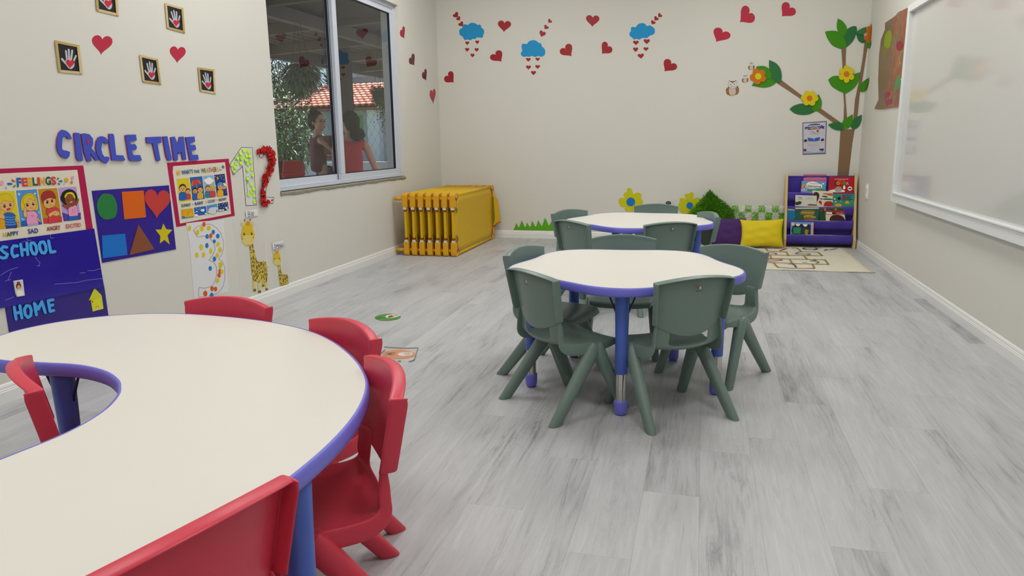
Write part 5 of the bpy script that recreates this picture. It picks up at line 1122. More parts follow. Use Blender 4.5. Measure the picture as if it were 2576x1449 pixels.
# bookshelf ------------------------------------------------------
SX0, SX1 = .725, 1.262; SYF, SYB, SH = 6.625, 6.845, .625
WOOD = mat('cdb078', rough=.5, var=.14, scale=9, bump=.15, bscale=60); FAB = mat('3b2799', rough=.55, var=.12, scale=14, bump=.5, bscale=22, sheen=.2); FAB2 = mat('3f2f96', rough=.6, var=.12, scale=14, bump=.4, bscale=20)
sh = empty('sling_bookshelf', ((SX0+SX1)/2, 6.73, 0), 'purple fabric sling bookshelf with pine side boards in the right corner', 'bookshelf')
def yf(z): return SYF+.005+(.165)*(z/SH)    # slanted front edge
for x in (SX0-.02, SX1):
    prof = [(SYF, 0), (SYF+.045, 0), (SYF+.055, .03), (SYF+.09, .055), (SYB-.055, .055), (SYB-.03, .03), (SYB-.025, 0), (SYB, 0), (SYB, .12), (SYB-.008, SH-.02), (SYB-.02, SH), (yf(SH)+.002, SH), (yf(SH)-.006, SH-.02), (yf(.10)-.012, .12), (SYF-.003, .07)]
    n = len(prof); mb = MB(); mb.v = [Vector((x, y, z)) for y, z in prof]+[Vector((x+.021, y, z)) for y, z in prof]
    T_ = tri(prof)
    for t in T_: mb.f += [tuple(t), tuple(n+i for i in reversed(t))]
    mb.f += [(i, n+i, n+(i+1) % n, (i+1) % n) for i in range(n)]; mb.m = [0]*len(mb.f)
    o = mb.build('side_board', WOOD, sh); fixn(o); bev(o, .0025)
    for z in (.09, .25, .44):
        MB().tube([(x-.0008, yf(z)+.02, z), (x+.0218, yf(z)+.02, z)], .004, 10).build('screw_cap', WOOD, sh)
def zb(py, px=2080): return on('B', px, py).z
lips = [(.063, .018), (.195, .135), (.325, .26), (.455, .39)]     # (lip height, tier bottom)
tiers = [(.112, .030), (.232, .150), (.350, .268), (.470, .390)]
for k, (zl, z0) in enumerate(tiers):
    # each sling: back sheet rising behind, rounded bottom, front lip over a rod
    zt = tiers[k+1][0]-.005 if k < 3 else SH-.022
    y = yf(zl); yb = yf(zt)+.014
    pr = [(yf(zl)+.006, zl-.004), (y-.002, zl+.002), (y-.009, zl-.004), (y-.008, zl-.03), (y-.004, z0+.012), (y+.012, z0), (y+.045, z0-.004), (y+.07, z0+.008), (y+.072, z0+.04), (yb+.012, (zl+zt)/2+.02), (yb, zt)]
    if k == 0: pr = [(yf(zl)+.006, zl-.004), (y-.002, zl+.002), (y-.010, zl-.006), (y-.010, zl-.03), (y-.012, z0+.012), (y+.012, z0), (y+.045, z0-.002), (y+.07, z0+.008), (y+.085, z0+.04), (yb+.012, (zl+zt)/2+.02), (yb, zt)]
    rows = []
    for a, (yy, zz) in enumerate(pr):
        r = []
        for j in range(29):
            u = j/28; x = SX0+(SX1-SX0)*u; sag = math.sin(PI*u)*.0045 if a < 5 else 0; wr = rnd.uniform(-.0014, .0014)+.0022*math.sin(u*19+k*2+a*.7)*(1 if 2 <= a <= 5 else .6)
            r.append((x, yy+wr, zz-sag*(1 if a < 3 else .5)))
        rows.append(r)
    o = MB().grid(rows).build('fabric_sling', FAB2 if k == 0 else FAB, sh, smooth=True); mod(o, 'SOLIDIFY', thickness=.002); mod(o, 'SUBSURF', levels=1, render_levels=1)
    MB().tube([(SX0, yf(zl)+.002, zl-.006), (SX1, yf(zl)+.002, zl-.006)], .0055, 10).build('rod', WOOD, sh, smooth=True)
MB().tube([(SX0, yf(SH-.02)+.016, SH-.022), (SX1, yf(SH-.02)+.016, SH-.022)], .006, 10).build('rod', FAB, sh, smooth=True)
MB().box((SX0, SYB-.03, .03), (SX1, SYB-.018, .09)).build('back_rail', WOOD, sh)
# books: each a box block leaning in its pocket with cover print; outlines from the photo
c = Px(1990, 430, 7.247)
def book(k, P, m_, lab, art, group='picture books in the purple bookshelf', lay=0, txt=(), thick=.007, drop=.03, nm='picture_book'):
    """k: pocket index from the bottom; P: visible quad TL,TR,BR,BL in crop pixels"""
    zl, z0 = tiers[k]; Yl = yf(zl)+(.010 if k == 3 else .003)+lay*.010
    a = math.atan2(yf(zl+.12)-yf(zl), .12)*.9 if k == 3 else .03       # lean
    nrm_ = Vector((0, -math.cos(a), math.sin(a))); p0 = Vector((0, Yl, zl))
    def onp(x, y, off=0):
        d = ray(*c([(x, y)])[0]); t = (p0+nrm_*off-CAM).dot(nrm_)/d.dot(nrm_); return CAM+d*t
    up_ = Vector((0, math.sin(a), math.cos(a)))
    V = [onp(*p) for p in P]; V[2] = V[2]-up_*drop; V[3] = V[3]-up_*drop
    ctr = sum(V, Vector())/4; root = empty(nm, (ctr.x, ctr.y, min(v.z for v in V)), lab, 'book', group)
    B_ = [v-nrm_*thick for v in V]; mb = MB(); mb.v = V+B_; mb.f = [(0, 3, 2, 1), (4, 5, 6, 7)]+[(i, (i+1) % 4, 4+(i+1) % 4, 4+i) for i in range(4)]; mb.m = [0, 0, 1, 1, 1, 0]
    o = mb.build('cover', [m_, WHT], root); fixn(o); bev(o, .0012, 2)
    if art:
        m2 = MB(); ms = []
        for i, (Q, ink) in enumerate(art):
            if ink not in ms: ms.append(ink)
            VV = [onp(x, y, .0012+.00012*i) for x, y in Q]; b = len(m2.v); m2.v += VV
            for t in tri(Q):
                t = tuple(t)
                if (VV[t[1]]-VV[t[0]]).cross(VV[t[2]]-VV[t[0]]).dot(nrm_) < 0: t = t[::-1]
                m2.f.append(tuple(b+i_ for i_ in t)); m2.m.append(ms.index(ink))
        m2.build('cover_art', ms, root)
    if txt: lettering('title', 'B', [(t, Q, ink, bd) for t, Q, ink, bd in txt], root, 0, local=lambda x, y: onp(x, y, .0045))
    return root
I = INK; C_ = lambda P, m_, n=2: (cr(P, n), m_); Fp = lambda P, m_: (P, m_); El = lambda x, y, rx, ry, m_, n=14: (ell(x, y, rx, ry, n), m_)
book(3, [(228,62),(650,62),(645,205),(222,205)], K('b8587e', rough=.25), 'pink book standing behind the unicorn book in the top pocket', [Fp([(245,85),(630,80),(628,170),(240,172)], K('c2658a', rough=.2))], lay=1.2)
book(3, [(195,182),(640,195),(632,368),(180,368)], K('5b9ad0'), 'sky blue unicorn book in the top pocket, left', [Fp([(205,240),(260,225),(215,300),(190,320)], I['orange']), Fp([(215,260),(265,235),(230,310),(205,318)], I['yellow']), Fp([(220,285),(268,245),(245,310)], I['lgreen']),
    C_([(265,260),(300,215),(330,205),(380,192),(430,200),(470,210),(520,235),(560,250),(565,290),(540,315),(470,312),(400,325),(330,318),(280,312),(258,290)], I['white']), C_([(185,335),(230,315),(290,340),(285,368),(185,368)], I['lilac']), C_([(290,350),(350,335),(420,345),(400,368),(300,368)], I['lgreen']), C_([(440,350),(520,330),(630,345),(630,368),(430,368)], I['lgreen']), C_([(560,240),(585,218),(600,245)], I['white'])],
    txt=[('Magical', [(350,215),(505,222),(505,252),(350,245)], K('8b8d92'), .0), ('Unicorns', [(270,248),(540,262),(545,305),(275,300)], K('4f4a54'), .012)])
book(3, [(700,105),(1172,108),(1180,390),(670,390)], K('b00d18', rough=.3), 'red COMER book with a child face in the top pocket, right', [C_([(690,360),(760,340),(850,330),(950,345),(975,385),(690,385)], I['white']), C_([(800,350),(810,310),(850,285),(905,292),(925,330),(910,375),(820,380)], I['grey']), C_([(825,345),(870,330),(905,345),(900,380),(835,380)], K('b9a090')), El(1073, 322, 42, 40, I['white']), El(1073, 322, 30, 14, I['dblue']), C_([(955,270),(975,262),(990,290),(985,330),(950,330)], I['white'])],
    txt=[('amobalhanfamily', [(792,140),(1048,142),(1048,160),(792,158)], I['white'], .02), ('MODA DE', [(855,168),(980,170),(980,188),(855,186)], I['yellow'], .01), ('COMER', [(768,195),(1058,200),(1060,258),(770,252)], [I['dblue'], I['yellow'], I['red'], I['lgreen'], I['pink']], .05)])
book(2, [(385,358),(768,375),(765,650),(468,650)], K('dcd8cc'), 'white book with carrot, peppers and tomato in the second pocket, centre', [C_([(400,440),(420,395),(470,385),(512,420),(510,490),(470,560),(440,540),(430,480)], I['dbrown']), Fp([(560,402),(760,412),(755,455),(700,450)], K('d4571c')), C_([(560,460),(590,448),(660,462),(668,480),(610,482)], K('356b1c')), C_([(520,500),(570,505),(560,525)], I['dbrown']), C_([(570,510),(650,500),(755,510),(755,528),(620,525)], K('356b1c')), C_([(500,560),(530,540),(562,565),(555,590),(570,625),(520,590)], K('b3301e')), C_([(598,610),(625,565),(690,552),(755,575),(755,640),(605,640)], K('b3261a')), C_([(650,555),(690,560),(735,552),(700,580)], K('356b1c'))], lay=.8)
book(2, [(80,440),(470,452),(468,635),(78,628)], K('cfd2c6'), 'white landscape book with brown cinnamon sticks in the second pocket, left', [C_([(82,560),(110,570),(150,550),(190,570),(180,600),(130,618),(84,620)], I['dbrown']), Fp([(300,615),(340,603),(470,612),(468,634),(300,630)], K('8a5224')), Fp([(110,515),(225,522),(225,526),(110,519)], I['grey']), Fp([(270,500),(400,505),(400,509),(270,504)], I['grey'])], txt=[('CANELA', [(130,478),(208,482),(208,496),(130,492)], I['black'], .02)])
book(2, [(765,392),(1160,418),(1155,662),(768,660)], K('3a8a80'), 'teal spiral book with number 5 and tractors in the second pocket, right', [Fp([(765,392),(1160,400),(1160,418),(765,410)], K('9c1f28')), C_([(775,520),(800,485),(840,475),(850,520),(800,530)], K('3a7a2a')), El(877, 500, 32, 30, I['black']), El(795, 512, 14, 13, I['white']), C_([(975,600),(1020,582),(1085,590),(1080,620),(1000,626)], K('4c9a2a')), Fp([(1000,550),(1040,545),(1070,590),(985,595)], I['yellow']), C_([(800,610),(850,595),(915,605),(915,650),(815,648)], K('cfa81c')), El(815, 562, 14, 12, I['white'], 8), El(908, 556, 8, 7, I['white'], 8), Fp([(1095,545),(1125,550),(1105,568)], I['yellow'])],
    txt=[('5', [(930,440),(1000,435),(1000,525),(930,530)], K('b51d24'), .04), ('big gear', [(1005,435),(1120,440),(1120,462),(1005,458)], I['navy'], .015), ('bus', [(1020,470),(1088,473),(1088,496),(1020,492)], I['navy'], .015), ('trucks', [(1003,502),(1118,508),(1118,532),(1003,526)], I['navy'], .015)])
mb = MB()
for i in range(14):
    a = on(6.2, *c([(758-i*.2, 425+i*16.5)])[0])
book(1, [(-75,690),(75,700),(120,880),(-70,875)], K('1478a8'), 'bright blue book at the left end of the third pocket', [Fp([(-60,695),(78,702),(78,722),(-60,716)], K('c9b080'))], lay=1.0)
book(1, [(62,665),(512,662),(500,915),(110,890)], K('1f5a58'), 'dark green pirate-style story book in the third pocket', [Fp([(78,672),(508,668),(508,690),(78,694)], K('cfcbb0')), C_([(180,730),(250,715),(420,722),(430,780),(390,810),(260,808),(165,790)], K('8a7420')), C_([(235,820),(330,800),(440,830),(450,862),(330,845),(240,850)], K('a89a28')), C_([(235,850),(330,838),(400,860),(430,900),(250,890)], K('8a5a48')), C_([(60,880),(130,830),(220,850),(230,900),(60,895)], K('2f5c22')), C_([(110,720),(150,715),(160,745),(115,745)], K('7a2a24'))], txt=[('PINÓQUIO', [(192,742),(415,752),(412,782),(195,772)], K('d8d2a0'), .03)])
book(1, [(520,690),(640,650),(800,650),(960,690),(1000,900),(500,905)][0:0] or [(500,680),(960,672),(985,905),(520,905)], K('254f2c'), 'dark green book with rounded pictures behind the red and white book', [C_([(600,690),(620,670),(640,705),(610,730)], K('b38a30')), C_([(520,715),(560,705),(565,735),(525,740)], I['dred']), El(815, 700, 24, 18, K('a8801c')), El(692, 708, 14, 12, I['dred'])], lay=1.4)
book(1, [(622,722),(968,730),(1012,930),(645,915)], K('d2cdc4'), 'white and red tilted book with a brown face in the third pocket, right', [Fp([(622,722),(968,730),(980,795),(632,795)], K('b01f28')), Fp([(640,748),(745,752),(750,785),(645,785)], I['white']), C_([(755,755),(800,758),(805,790),(760,790)], I['dbrown']), C_([(715,850),(760,810),(860,800),(940,830),(985,890),(985,925),(720,918)], K('42211a')), Fp([(820,762),(955,768),(955,774),(820,768)], I['lpink']), Fp([(825,778),(950,782),(950,787),(825,783)], I['lpink'])])
book(0, [(-5,932),(412,942),(405,1165),(-10,1150)], K('6aa3d8'), 'light blue activity book with scalloped white curtain print in the lowest pocket', [Fp([(370,945),(412,946),(405,1160),(370,1158)], I['white'])]+[Fp([(372,955+i*26),(408,955+i*26),(408,968+i*26),(372,968+i*26)], I['red']) for i in range(8)]+[C_([(35,980),(80,970),(330,975),(355,1010),(350,1140),(330,1158),(30,1150),(22,1030)], K('1c2a4a')), Fp([(40,1030),(180,1030),(170,1145),(40,1138)], K('2f8a60')), Fp([(180,1032),(330,1035),(325,1155),(172,1148)], K('243c40')), C_([(88,965),(165,968),(150,1000),(125,1008),(98,998)], I['white']), C_([(218,970),(298,975),(285,1008),(255,1016),(230,1004)], I['white']), El(35, 970, 36, 36, K('b9b48a')), El(35, 970, 24, 24, K('d8d4b0'))], txt=[('Alto', [(325,1070),(325,1165),(250,1150),(250,1065)], K('d8c418'), .02)], drop=.05)
# cushions --------------------------------------------------------
def cushion(name, w, h, t, m_, label, loc, rot, nx=22, nz=18, wr=.006, seed=1, group=None, pinch=.9):
    r = random.Random(seed); root = empty(name, loc, label, 'cushion', group); root.rotation_euler = rot
    ph = [r.uniform(0, 6) for _ in range(6)]
    fs = []
    for s in (-1, 1):
        rows = []
        for i in range(nz+1):
            v = -1+2*i/nz; rw = []
            for j in range(nx+1):
                u = -1+2*j/nx; e = (1-abs(u)**2.4)*(1-abs(v)**2.4); d = t/2*max(0, e)**.5
                pull = .07*(1-abs(u)**2)*abs(v)**3; pull2 = .06*(1-abs(v)**2)*abs(u)**3
                x = u*w/2*(1-pull2*pinch); z = v*h/2*(1-pull*pinch)
                wv = wr*e*(math.sin(u*7+v*4+ph[0])*math.sin(v*5+ph[1])+.6*math.sin(u*3-v*11+ph[2]))
                rw.append((x, s*d+wv*.7, z+h/2))
            rows.append(rw)
        fs.append(rows)
    mb = MB().grid(fs[0]).grid(fs[1]); o = mb.build('cover', m_, root, local=True, smooth=True)
    bm = bmesh.new(); bm.from_mesh(o.data); bmesh.ops.remove_doubles(bm, verts=bm.verts, dist=.0015); bmesh.ops.recalc_face_normals(bm, faces=bm.faces); bm.to_mesh(o.data); bm.free()
    mod(o, 'SUBSURF', levels=1, render_levels=1)
    return root, o
YP = mat('d9c208', rough=.75, var=.04, bump=.25, bscale=240); PP = mat('3f1a5e', rough=.8, var=.05, bump=.25, bscale=240)
yc = on('F', 1920, 617); ysc = 1
cushion('cushion', .375, .255, .11, YP, 'plain yellow rectangular cushion leaning in front of the bookshelf side', (.512, 6.47, .012), (math.radians(-13), math.radians(-1.5), math.radians(2)), wr=.007, seed=4, pinch=1.7)
cushion('cushion', .30, .255, .11, PP, 'plain dark purple cushion left of the yellow cushion', (.235, 6.50, .012), (math.radians(-10), 0, 0), wr=.004, seed=9)
def shag(root, cover, w, h, t, mats_, n, seed, L=(.03, .05), band=None):
    r = random.Random(seed); mb = MB()
    for i in range(n):
        u = r.uniform(-1, 1); v = r.uniform(-1, 1); e = max(0, (1-abs(u)**2.4)*(1-abs(v)**2.4)); s = -1 if r.random() < .85 else 1
        p = Vector((u*w/2, s*t/2*e**.5, v*h/2+h/2)); nn = Vector((u*.5, s*(1-.3*e)-.0, v*.5+.25)).normalized(); nn = (nn+Vector((r.uniform(-.5, .5), r.uniform(-.2, .2), r.uniform(-.5, .4)))).normalized()
        l = r.uniform(*L); q = nn.cross(Vector((r.uniform(-1, 1), r.uniform(-1, 1), r.uniform(-1, 1)))).normalized()*.0022
        mid = p+nn*l*.6; tip = p+nn*l+Vector((0, 0, -.012))
        mi = band(u, v) if band else (1 if r.random() < .35 else 0)
        mb.face([p-q, p+q, mid+q*.8, mid-q*.8], mi); mb.face([mid-q*.8, mid+q*.8, tip], mi)
    mb.build('shag_pile', mats_, root, local=True, kind='stuff')
SG, SG2, SW_ = mat('6aae1c', rough=.9, var=.2), mat('4f9410', rough=.9, var=.2), mat('eeeee6', rough=.95, var=.1)
SG3 = mat('78c41c', rough=.9, var=.15)
# green shaggy square cushion standing on its corner
r_, o_ = cushion('shaggy_cushion', .33, .33, .12, SG2, 'grass green shaggy cushion standing on one corner by the wall', (-.06, 6.66, -.02), (0, 0, 0), wr=.003, seed=2)
shag(r_, o_, .33, .33, .12, [SG, SG2], 9000, 3)
r_.rotation_euler = (math.radians(-8), math.radians(40), 0); r_.location = (-.02, 6.70, .12)
# striped green and white shaggy cushion along the wall
r_, o_ = cushion('striped_cushion', .50, .30, .13, SW_, 'green and white striped shaggy cushion against the wall behind the yellow one', (.46, 6.745, .02), (math.radians(-4), 0, 0), wr=.003, seed=6)
shag(r_, o_, .50, .30, .13, [SW_, SG3], 9000, 8, L=(.016, .028), band=lambda u, v: (int((u+1)*4.5) % 2 if v > .62 else (int((u+1)*4.5)+1) % 2))
r_.location.z = .045
# ------------------------------------------------------------------ outside the window: covered patio, garden, neighbouring house
PT = mat('9a978e', rough=.85, var=.1, scale=3)
tag(MB().box((-9.0, -4, -.12), (XL-.165, 19, -.02)).build('patio_floor', PT), kind='structure')
tag(MB().box((-40, -6, -.16), (-9.0, 45, -.06)).build('garden_ground', mat('5c6b3c', rough=.95, var=.3)), kind='structure')
DW = mat('3a302a', rough=.8, var=.2, scale=6); DW2 = mat('453a33', rough=.8, var=.2, scale=6)
pr_ = empty('patio_roof', (-5.2, 8, 2.35), 'dark boarded patio roof with pale beams outside the window', 'patio roof')
zr0, zr1 = 2.62, 2.42; xr0, xr1 = XL-.17, -6.6
def zr(x): return zr0+(zr1-zr0)*(x-xr0)/(xr1-xr0)
n = 26
for i in range(n):        # soffit boards running along the house
    a = xr0+(xr1-xr0)*i/n; b = xr0+(xr1-xr0)*(i+.96)/n
    MB().box((b, 1.5, zr(a)+.0), (a, 17.5, zr(a)+.025)).build('board', DW if i % 3 else DW2, pr_)
for y in [2.6+1.55*i for i in range(10)]:
    mb = MB(); mb.v = [Vector((x, yy, zr(x)+dz)) for x in (xr0, xr1) for yy in (y, y+.09) for dz in (-.13, 0)]
    mb.f = [(0, 1, 3, 2), (4, 6, 7, 5), (0, 4, 5, 1), (2, 3, 7, 6), (1, 5, 7, 3), (0, 2, 6, 4)]; mb.m = [0]*6
    fixn(mb.build('rafter', mat('574c44', rough=.7, var=.15), pr_))
MB().box((xr1-.05, 1.5, zr1-.17), (xr1+.05, 17.5, zr1+.03)).build('edge_beam', mat('5c524a', rough=.7, var=.15), pr_)
MB().box((-4.75, 1.5, zr(-4.7)-.2), (-4.65, 17.5, zr(-4.7)-.05)).build('purlin', mat('645a52', rough=.7, var=.15), pr_)
MB().box((xr1-.1, 1.0, zr1+.06), (xr0, 18, zr0+.12)).build('roof_covering', DW, pr_)
p = at(876, 330, 11.4)
bev(MB().box((p.x-.085, p.y-.085, -.02), (p.x+.085, p.y+.085, zr(p.x)-.0)).build('patio_post', DW2, label='dark wooden patio post behind the woman in red', cat='post'), .006)
# neighbouring white house with clay tile roof
Pl, Pr = at(600, 268, 25.0), at(1075, 256, 22.2); Pl.z = Pr.z = 0
ed = (Pr-Pl); LEN = ed.length; ed.normalize(); en = Vector((-ed.y, ed.x, 0))       # en points away from us
if en.dot(CFW) < 0: en = -en
ze = 2.02; zt_ = 2.88; dp = 2.4
ho = empty('tiled_house', Pl, 'white rendered house with a terracotta tile roof beyond the garden', 'house')
HW_ = mat('a8b0b2', rough=.85, var=.06, scale=8, bump=.3)  # white render greyed: the wall's shade is put into its colour
base = Pl+en*.45
def hb(a, b, z0, z1, d0, d1, nm, m_, par=ho):
    mb = MB(); pts = []
    for d in (d0, d1):
        for t in (a, b):
            for z in (z0, z1): pts.append(base+ed*t+en*d+Vector((0, 0, z)))
    mb.v = pts; mb.f = [(0, 2, 3, 1), (4, 5, 7, 6), (0, 1, 5, 4), (2, 6, 7, 3), (1, 3, 7, 5), (0, 4, 6, 2)]; mb.m = [0]*6
    return fixn(mb.build(nm, m_, par))
hb(-8, LEN, -.06, ze+.1, .0, .2, 'wall', HW_); hb(-8, LEN, ze-.06, ze+.04, -.42, -.32, 'fascia', mat('4a3a30', rough=.8, var=.2))
GLM = mat('5f9a1c', rough=.6); 
def tpos(px): 
    d = ray(px, 300); o_ = (base-CAM); den = d.x*ed.y-d.y*ed.x; t = (o_.x*ed.y-o_.y*ed.x)/den; q = CAM+d*t; return (q-base).dot(ed)
for a, b in ((834, 846), (886, 912)):
    t0, t1 = tpos(a), tpos(b); o = hb(t0, t1, 1.36, 1.82, -.02, .06, 'window', GLM); 
    hb(t0+.05, (t0+t1)/2, 1.42, 1.76, -.03, -.015, 'pane', mat('b9c4b0', rough=.2), o)
hb(tpos(934), tpos(962), -.06, ze, -.25, .1, 'pier', mat('dfe2e6', rough=.85, var=.05, bump=.6, bscale=12))
# roof base and separate tiles
mb = MB(); A0 = base-en*.5+Vector((0, 0, ze)); B0 = A0+en*dp+Vector((0, 0, zt_-ze)); 
mb.v = [A0-ed*8, A0+ed*LEN, B0+ed*LEN, B0-ed*8, B0+ed*LEN+en*.3-Vector((0, 0, 1)), B0-ed*8+en*.3-Vector((0, 0, 1))]; mb.f = [(0, 1, 2, 3), (3, 2, 4, 5)]; mb.m = [0, 0]
mod(mb.build('roof_deck', mat('9c5a40', rough=.8), ho), 'SOLIDIFY', thickness=.05)
TL = [mat('e09078', rough=.85, var=.15, scale=20), mat('e8a086', rough=.85, var=.15, scale=20), mat('d88468', rough=.85, var=.18, scale=20)]
sd_ = (B0-A0).normalized(); sn = sd_.cross(ed).normalized(); 
if sn.z < 0: sn = -sn
slope = (B0-A0).length; tw = .235; tn = 9; tl_ = slope/tn
tm = {}
M3 = Matrix((ed, sd_, sn)).transposed().to_4x4()
t0, t1 = tpos(684), tpos(975); cols = int((t1-t0)/tw)+1
for mi_ in range(3):
    rows = []
    for s in (0, .5, 1.12):
        rows.append([(math.cos(PI*k/6)*tw*.52*(1-.1*s), s*tl_, math.sin(PI*k/6)*.075+.03*(1-s)) for k in range(7)])
    o = MB().grid(rows).build('tile_mesh', TL[mi_], None, smooth=True, org=(0, 0, 0)); mod(o, 'SOLIDIFY', thickness=.014); tm[mi_] = o
first = True
for i in range(cols):
    for j in range(tn):
        k = rnd.randrange(3); o = tm[k].copy(); o.name = 'roof_tile'; C.objects.link(o); o.parent = ho
        p = A0+ed*(t0+i*tw)+sd_*(j*tl_)+sn*.03; o.matrix_local = Matrix.Translation(p-Pl) @ M3
for k in tm: bpy.data.objects.remove(tm[k])
# white brick gable and wall above the roof
gb = empty('brick_gable', base, 'sunlit white painted brick gable above the tile roof', 'wall')
G0 = B0+en*1.0; G0.z = 0
BRK = [mat('e6dcd8', rough=.9, var=.06), mat('dccfcb', rough=.9, var=.06), mat('ece6e2', rough=.9, var=.05)]
mb = MB(); 
def gp_(t, z, d=0): return Vector((G0.x, G0.y, 0))+ed*t+en*d+Vector((0, 0, z))
ta, tb = tpos(700), tpos(990)
top = lambda t: 5.1 if t < tpos(850) else 4.75-(t-tpos(850))*.16
mb.v = [gp_(ta, 2.9), gp_(tb+2, 2.9), gp_(tb+2, top(tb)), gp_(tpos(850), 4.9), gp_(ta, 5.1)]; mb.f = [(0, 1, 2, 3, 4)]; mb.m = [0]
mod(fixn(mb.build('mortar_face', mat('c4b6b0', rough=.95), gb)), 'SOLIDIFY', thickness=.1, offset=1)
bw, bh = .46, .19; nb = 0; z = 3.3; row = 0
bm_m = {}
while z < 4.9:
    t = ta+(bw/2 if row % 2 else 0)
    while t < tb:
        if z+bh < top(t)+.0 and z+bh < top(t+bw) and nb < 290:
            m_ = rnd.choice(BRK)
            if m_ not in bm_m:
                q = MB(); q.v = [ed*a+en*b+Vector((0, 0, c_)) for a in (.012, bw-.012) for b in (-.03, .0) for c_ in (.012, bh-.012)]; q.f = [(0, 2, 3, 1), (4, 5, 7, 6), (0, 1, 5, 4), (2, 6, 7, 3), (1, 3, 7, 5), (0, 4, 6, 2)]; q.m = [0]*6
                o = fixn(q.build('brick', m_, gb, local=True)); bm_m[m_] = o.data
            else: o = bpy.data.objects.new('brick', bm_m[m_]); C.objects.link(o); o.parent = gb
            o.location = gp_(t, z)-base; nb += 1
        t += bw
    z += bh; row += 1
# low garden wall, with diamond netting in front of the house
lw = empty('garden_wall', at(760, 420, 15), 'low pale garden wall behind the plants', 'wall')
a_, b_ = at(640, 400, 15.5), at(1010, 400, 14.5); d_ = (b_-a_); d_.z = 0; L_ = d_.length; d_.normalize(); nn_ = Vector((-d_.y, d_.x, 0))
mb = MB(); mb.v = [Vector((q.x, q.y, z)) for q in (a_, a_+nn_*.15, b_+nn_*.15, b_) for z in (-.1, .55)]; mb.f = [(0, 1, 7, 6), (2, 3, 1, 0), (4, 5, 3, 2), (6, 7, 5, 4), (1, 3, 5, 7)]; mb.m = [0]*5
fixn(mb.build('wall', mat('aab4ba', rough=.9, var=.1), lw))
mb = MB(); P0 = at(795, 300, 16.5); P1 = at(990, 300, 15.6); dn = (P1-P0); dn.z = 0; LN = dn.length; dn.normalize()
s_ = .18; k = int(LN/s_)+8
for i in range(-6, k):
    for sg in (1, -1):
        t0_ = i*s_; x0, z0_ = t0_, -.05; x1, z1_ = t0_+1.7*sg*.7, 1.68
        def cl(x0, z0_, x1, z1_):
            if x1 == x0: return None
            a, b = 0, 1
            for lo, hi in ((0, LN),):
                ta_, tb_ = (lo-x0)/(x1-x0), (hi-x0)/(x1-x0); a = max(a, min(ta_, tb_)); b = min(b, max(ta_, tb_))
            return (a, b) if b > a else None
        r = cl(x0, z0_, x1, z1_)
        if r:
            q = [Vector((P0.x, P0.y, 0))+dn*(x0+(x1-x0)*t)+Vector((0, 0, z0_+(z1_-z0_)*t)) for t in r]; mb.tube(q, .0028, 4)
o = mb.build('garden_net', mat('5d6468', rough=.8), None, label='grey diamond netting hung in front of the white house', cat='net', kind='stuff')
# plants ----------------------------------------------------------
G_A, G_B, G_C, G_D = mat('284a1c', rough=.6, var=.3), mat('43702c', rough=.55, var=.3), mat('7a9a50', rough=.5, var=.25), mat('1f3d18', rough=.6, var=.3); STM = mat('4a3a28', rough=.8)
def leaf(mb, p, d, l, w, mi, droop=.3, up=Vector((0, 0, 1))):
    d = d.normalized(); q = d.cross(up)
    if q.length < .01: q = Vector((1, 0, 0))
    q.normalize(); m = p+d*l*.5; t = p+d*l-Vector((0, 0, l*droop)); m = m-Vector((0, 0, l*droop*.2))
    b = len(mb.v); mb.v += [p, m+q*w, t, m-q*w]; mb.f.append((b, b+1, b+2, b+3)); mb.m.append(mi)
def rdir(r, zlo=-.3, zhi=1): 
    a = r.uniform(0, 2*PI); z = r.uniform(zlo, zhi); k = math.sqrt(max(0, 1-z*z)); return Vector((k*math.cos(a), k*math.sin(a), z))
def shrub(name, ctr, R, n, l, w, lab, cat_, ms, seed, grd=-.06, droop=.3, ztop=None):
    r = random.Random(seed); root = empty(name, (ctr.x, ctr.y, grd), lab, cat_, 'garden plants outside the window'); mb = MB(); ts = MB()
    for k in range(5):
        tip = ctr+Vector((r.uniform(-.5, .5)*R.x, r.uniform(-.5, .5)*R.y, r.uniform(-.3, .4)*R.z)); b0 = Vector((ctr.x+r.uniform(-.1, .1), ctr.y+r.uniform(-.1, .1), grd)); ts.tube([b0, (b0+tip)/2+Vector((r.uniform(-.1, .1), 0, 0)), tip], [.02, .014, .006], 6)
    ts.build('stems', STM, root)
    for i in range(n):
        d = rdir(r, -.8, 1); k = r.random()**.4; p = ctr+Vector((d.x*R.x, d.y*R.y, d.z*R.z))*k; leaf(mb, p, (d+rdir(r, -.6, .8)*.8), l*r.uniform(.6, 1.2), w*r.uniform(.7, 1.2), r.choice((0, 0, 1, 1, 2)), droop)
    mb.build('foliage', ms, root, kind='stuff'); return root
MS = [G_A, G_B, G_C]
shrub('leafy_shrub', at(748, 345, 12.6), Vector((.36, .36, .55)), 420, .15, .022, 'leafy shrub behind the seated woman', 'shrub', MS, 1)
shrub('leafy_shrub', at(716, 335, 13.2), Vector((.45, .45, .45)), 420, .26, .018, 'spiky bright green plant above the litter bins', 'shrub', [G_B, G_C, G_B], 2, droop=.6)
shrub('leafy_shrub', at(712, 392, 12.6), Vector((.35, .35, .25)), 330, .24, .016, 'low strappy plant just above the brown litter bin', 'shrub', [G_B, G_C, G_A], 3, droop=.7)
shrub('garden_tree', at(700, 205, 27), Vector((2.2, 2.2, 1.9)), 3200, .75, .035, 'feathery palm tree at the left edge of the window view', 'tree', [G_A, G_B, G_D], 4, droop=.5)
shrub('garden_tree', at(728, 285, 13.0), Vector((.35, .35, .5)), 380, .12, .04, 'slender tree with sparse leaves in front of the tile roof', 'tree', [G_A, G_B, G_D], 6)
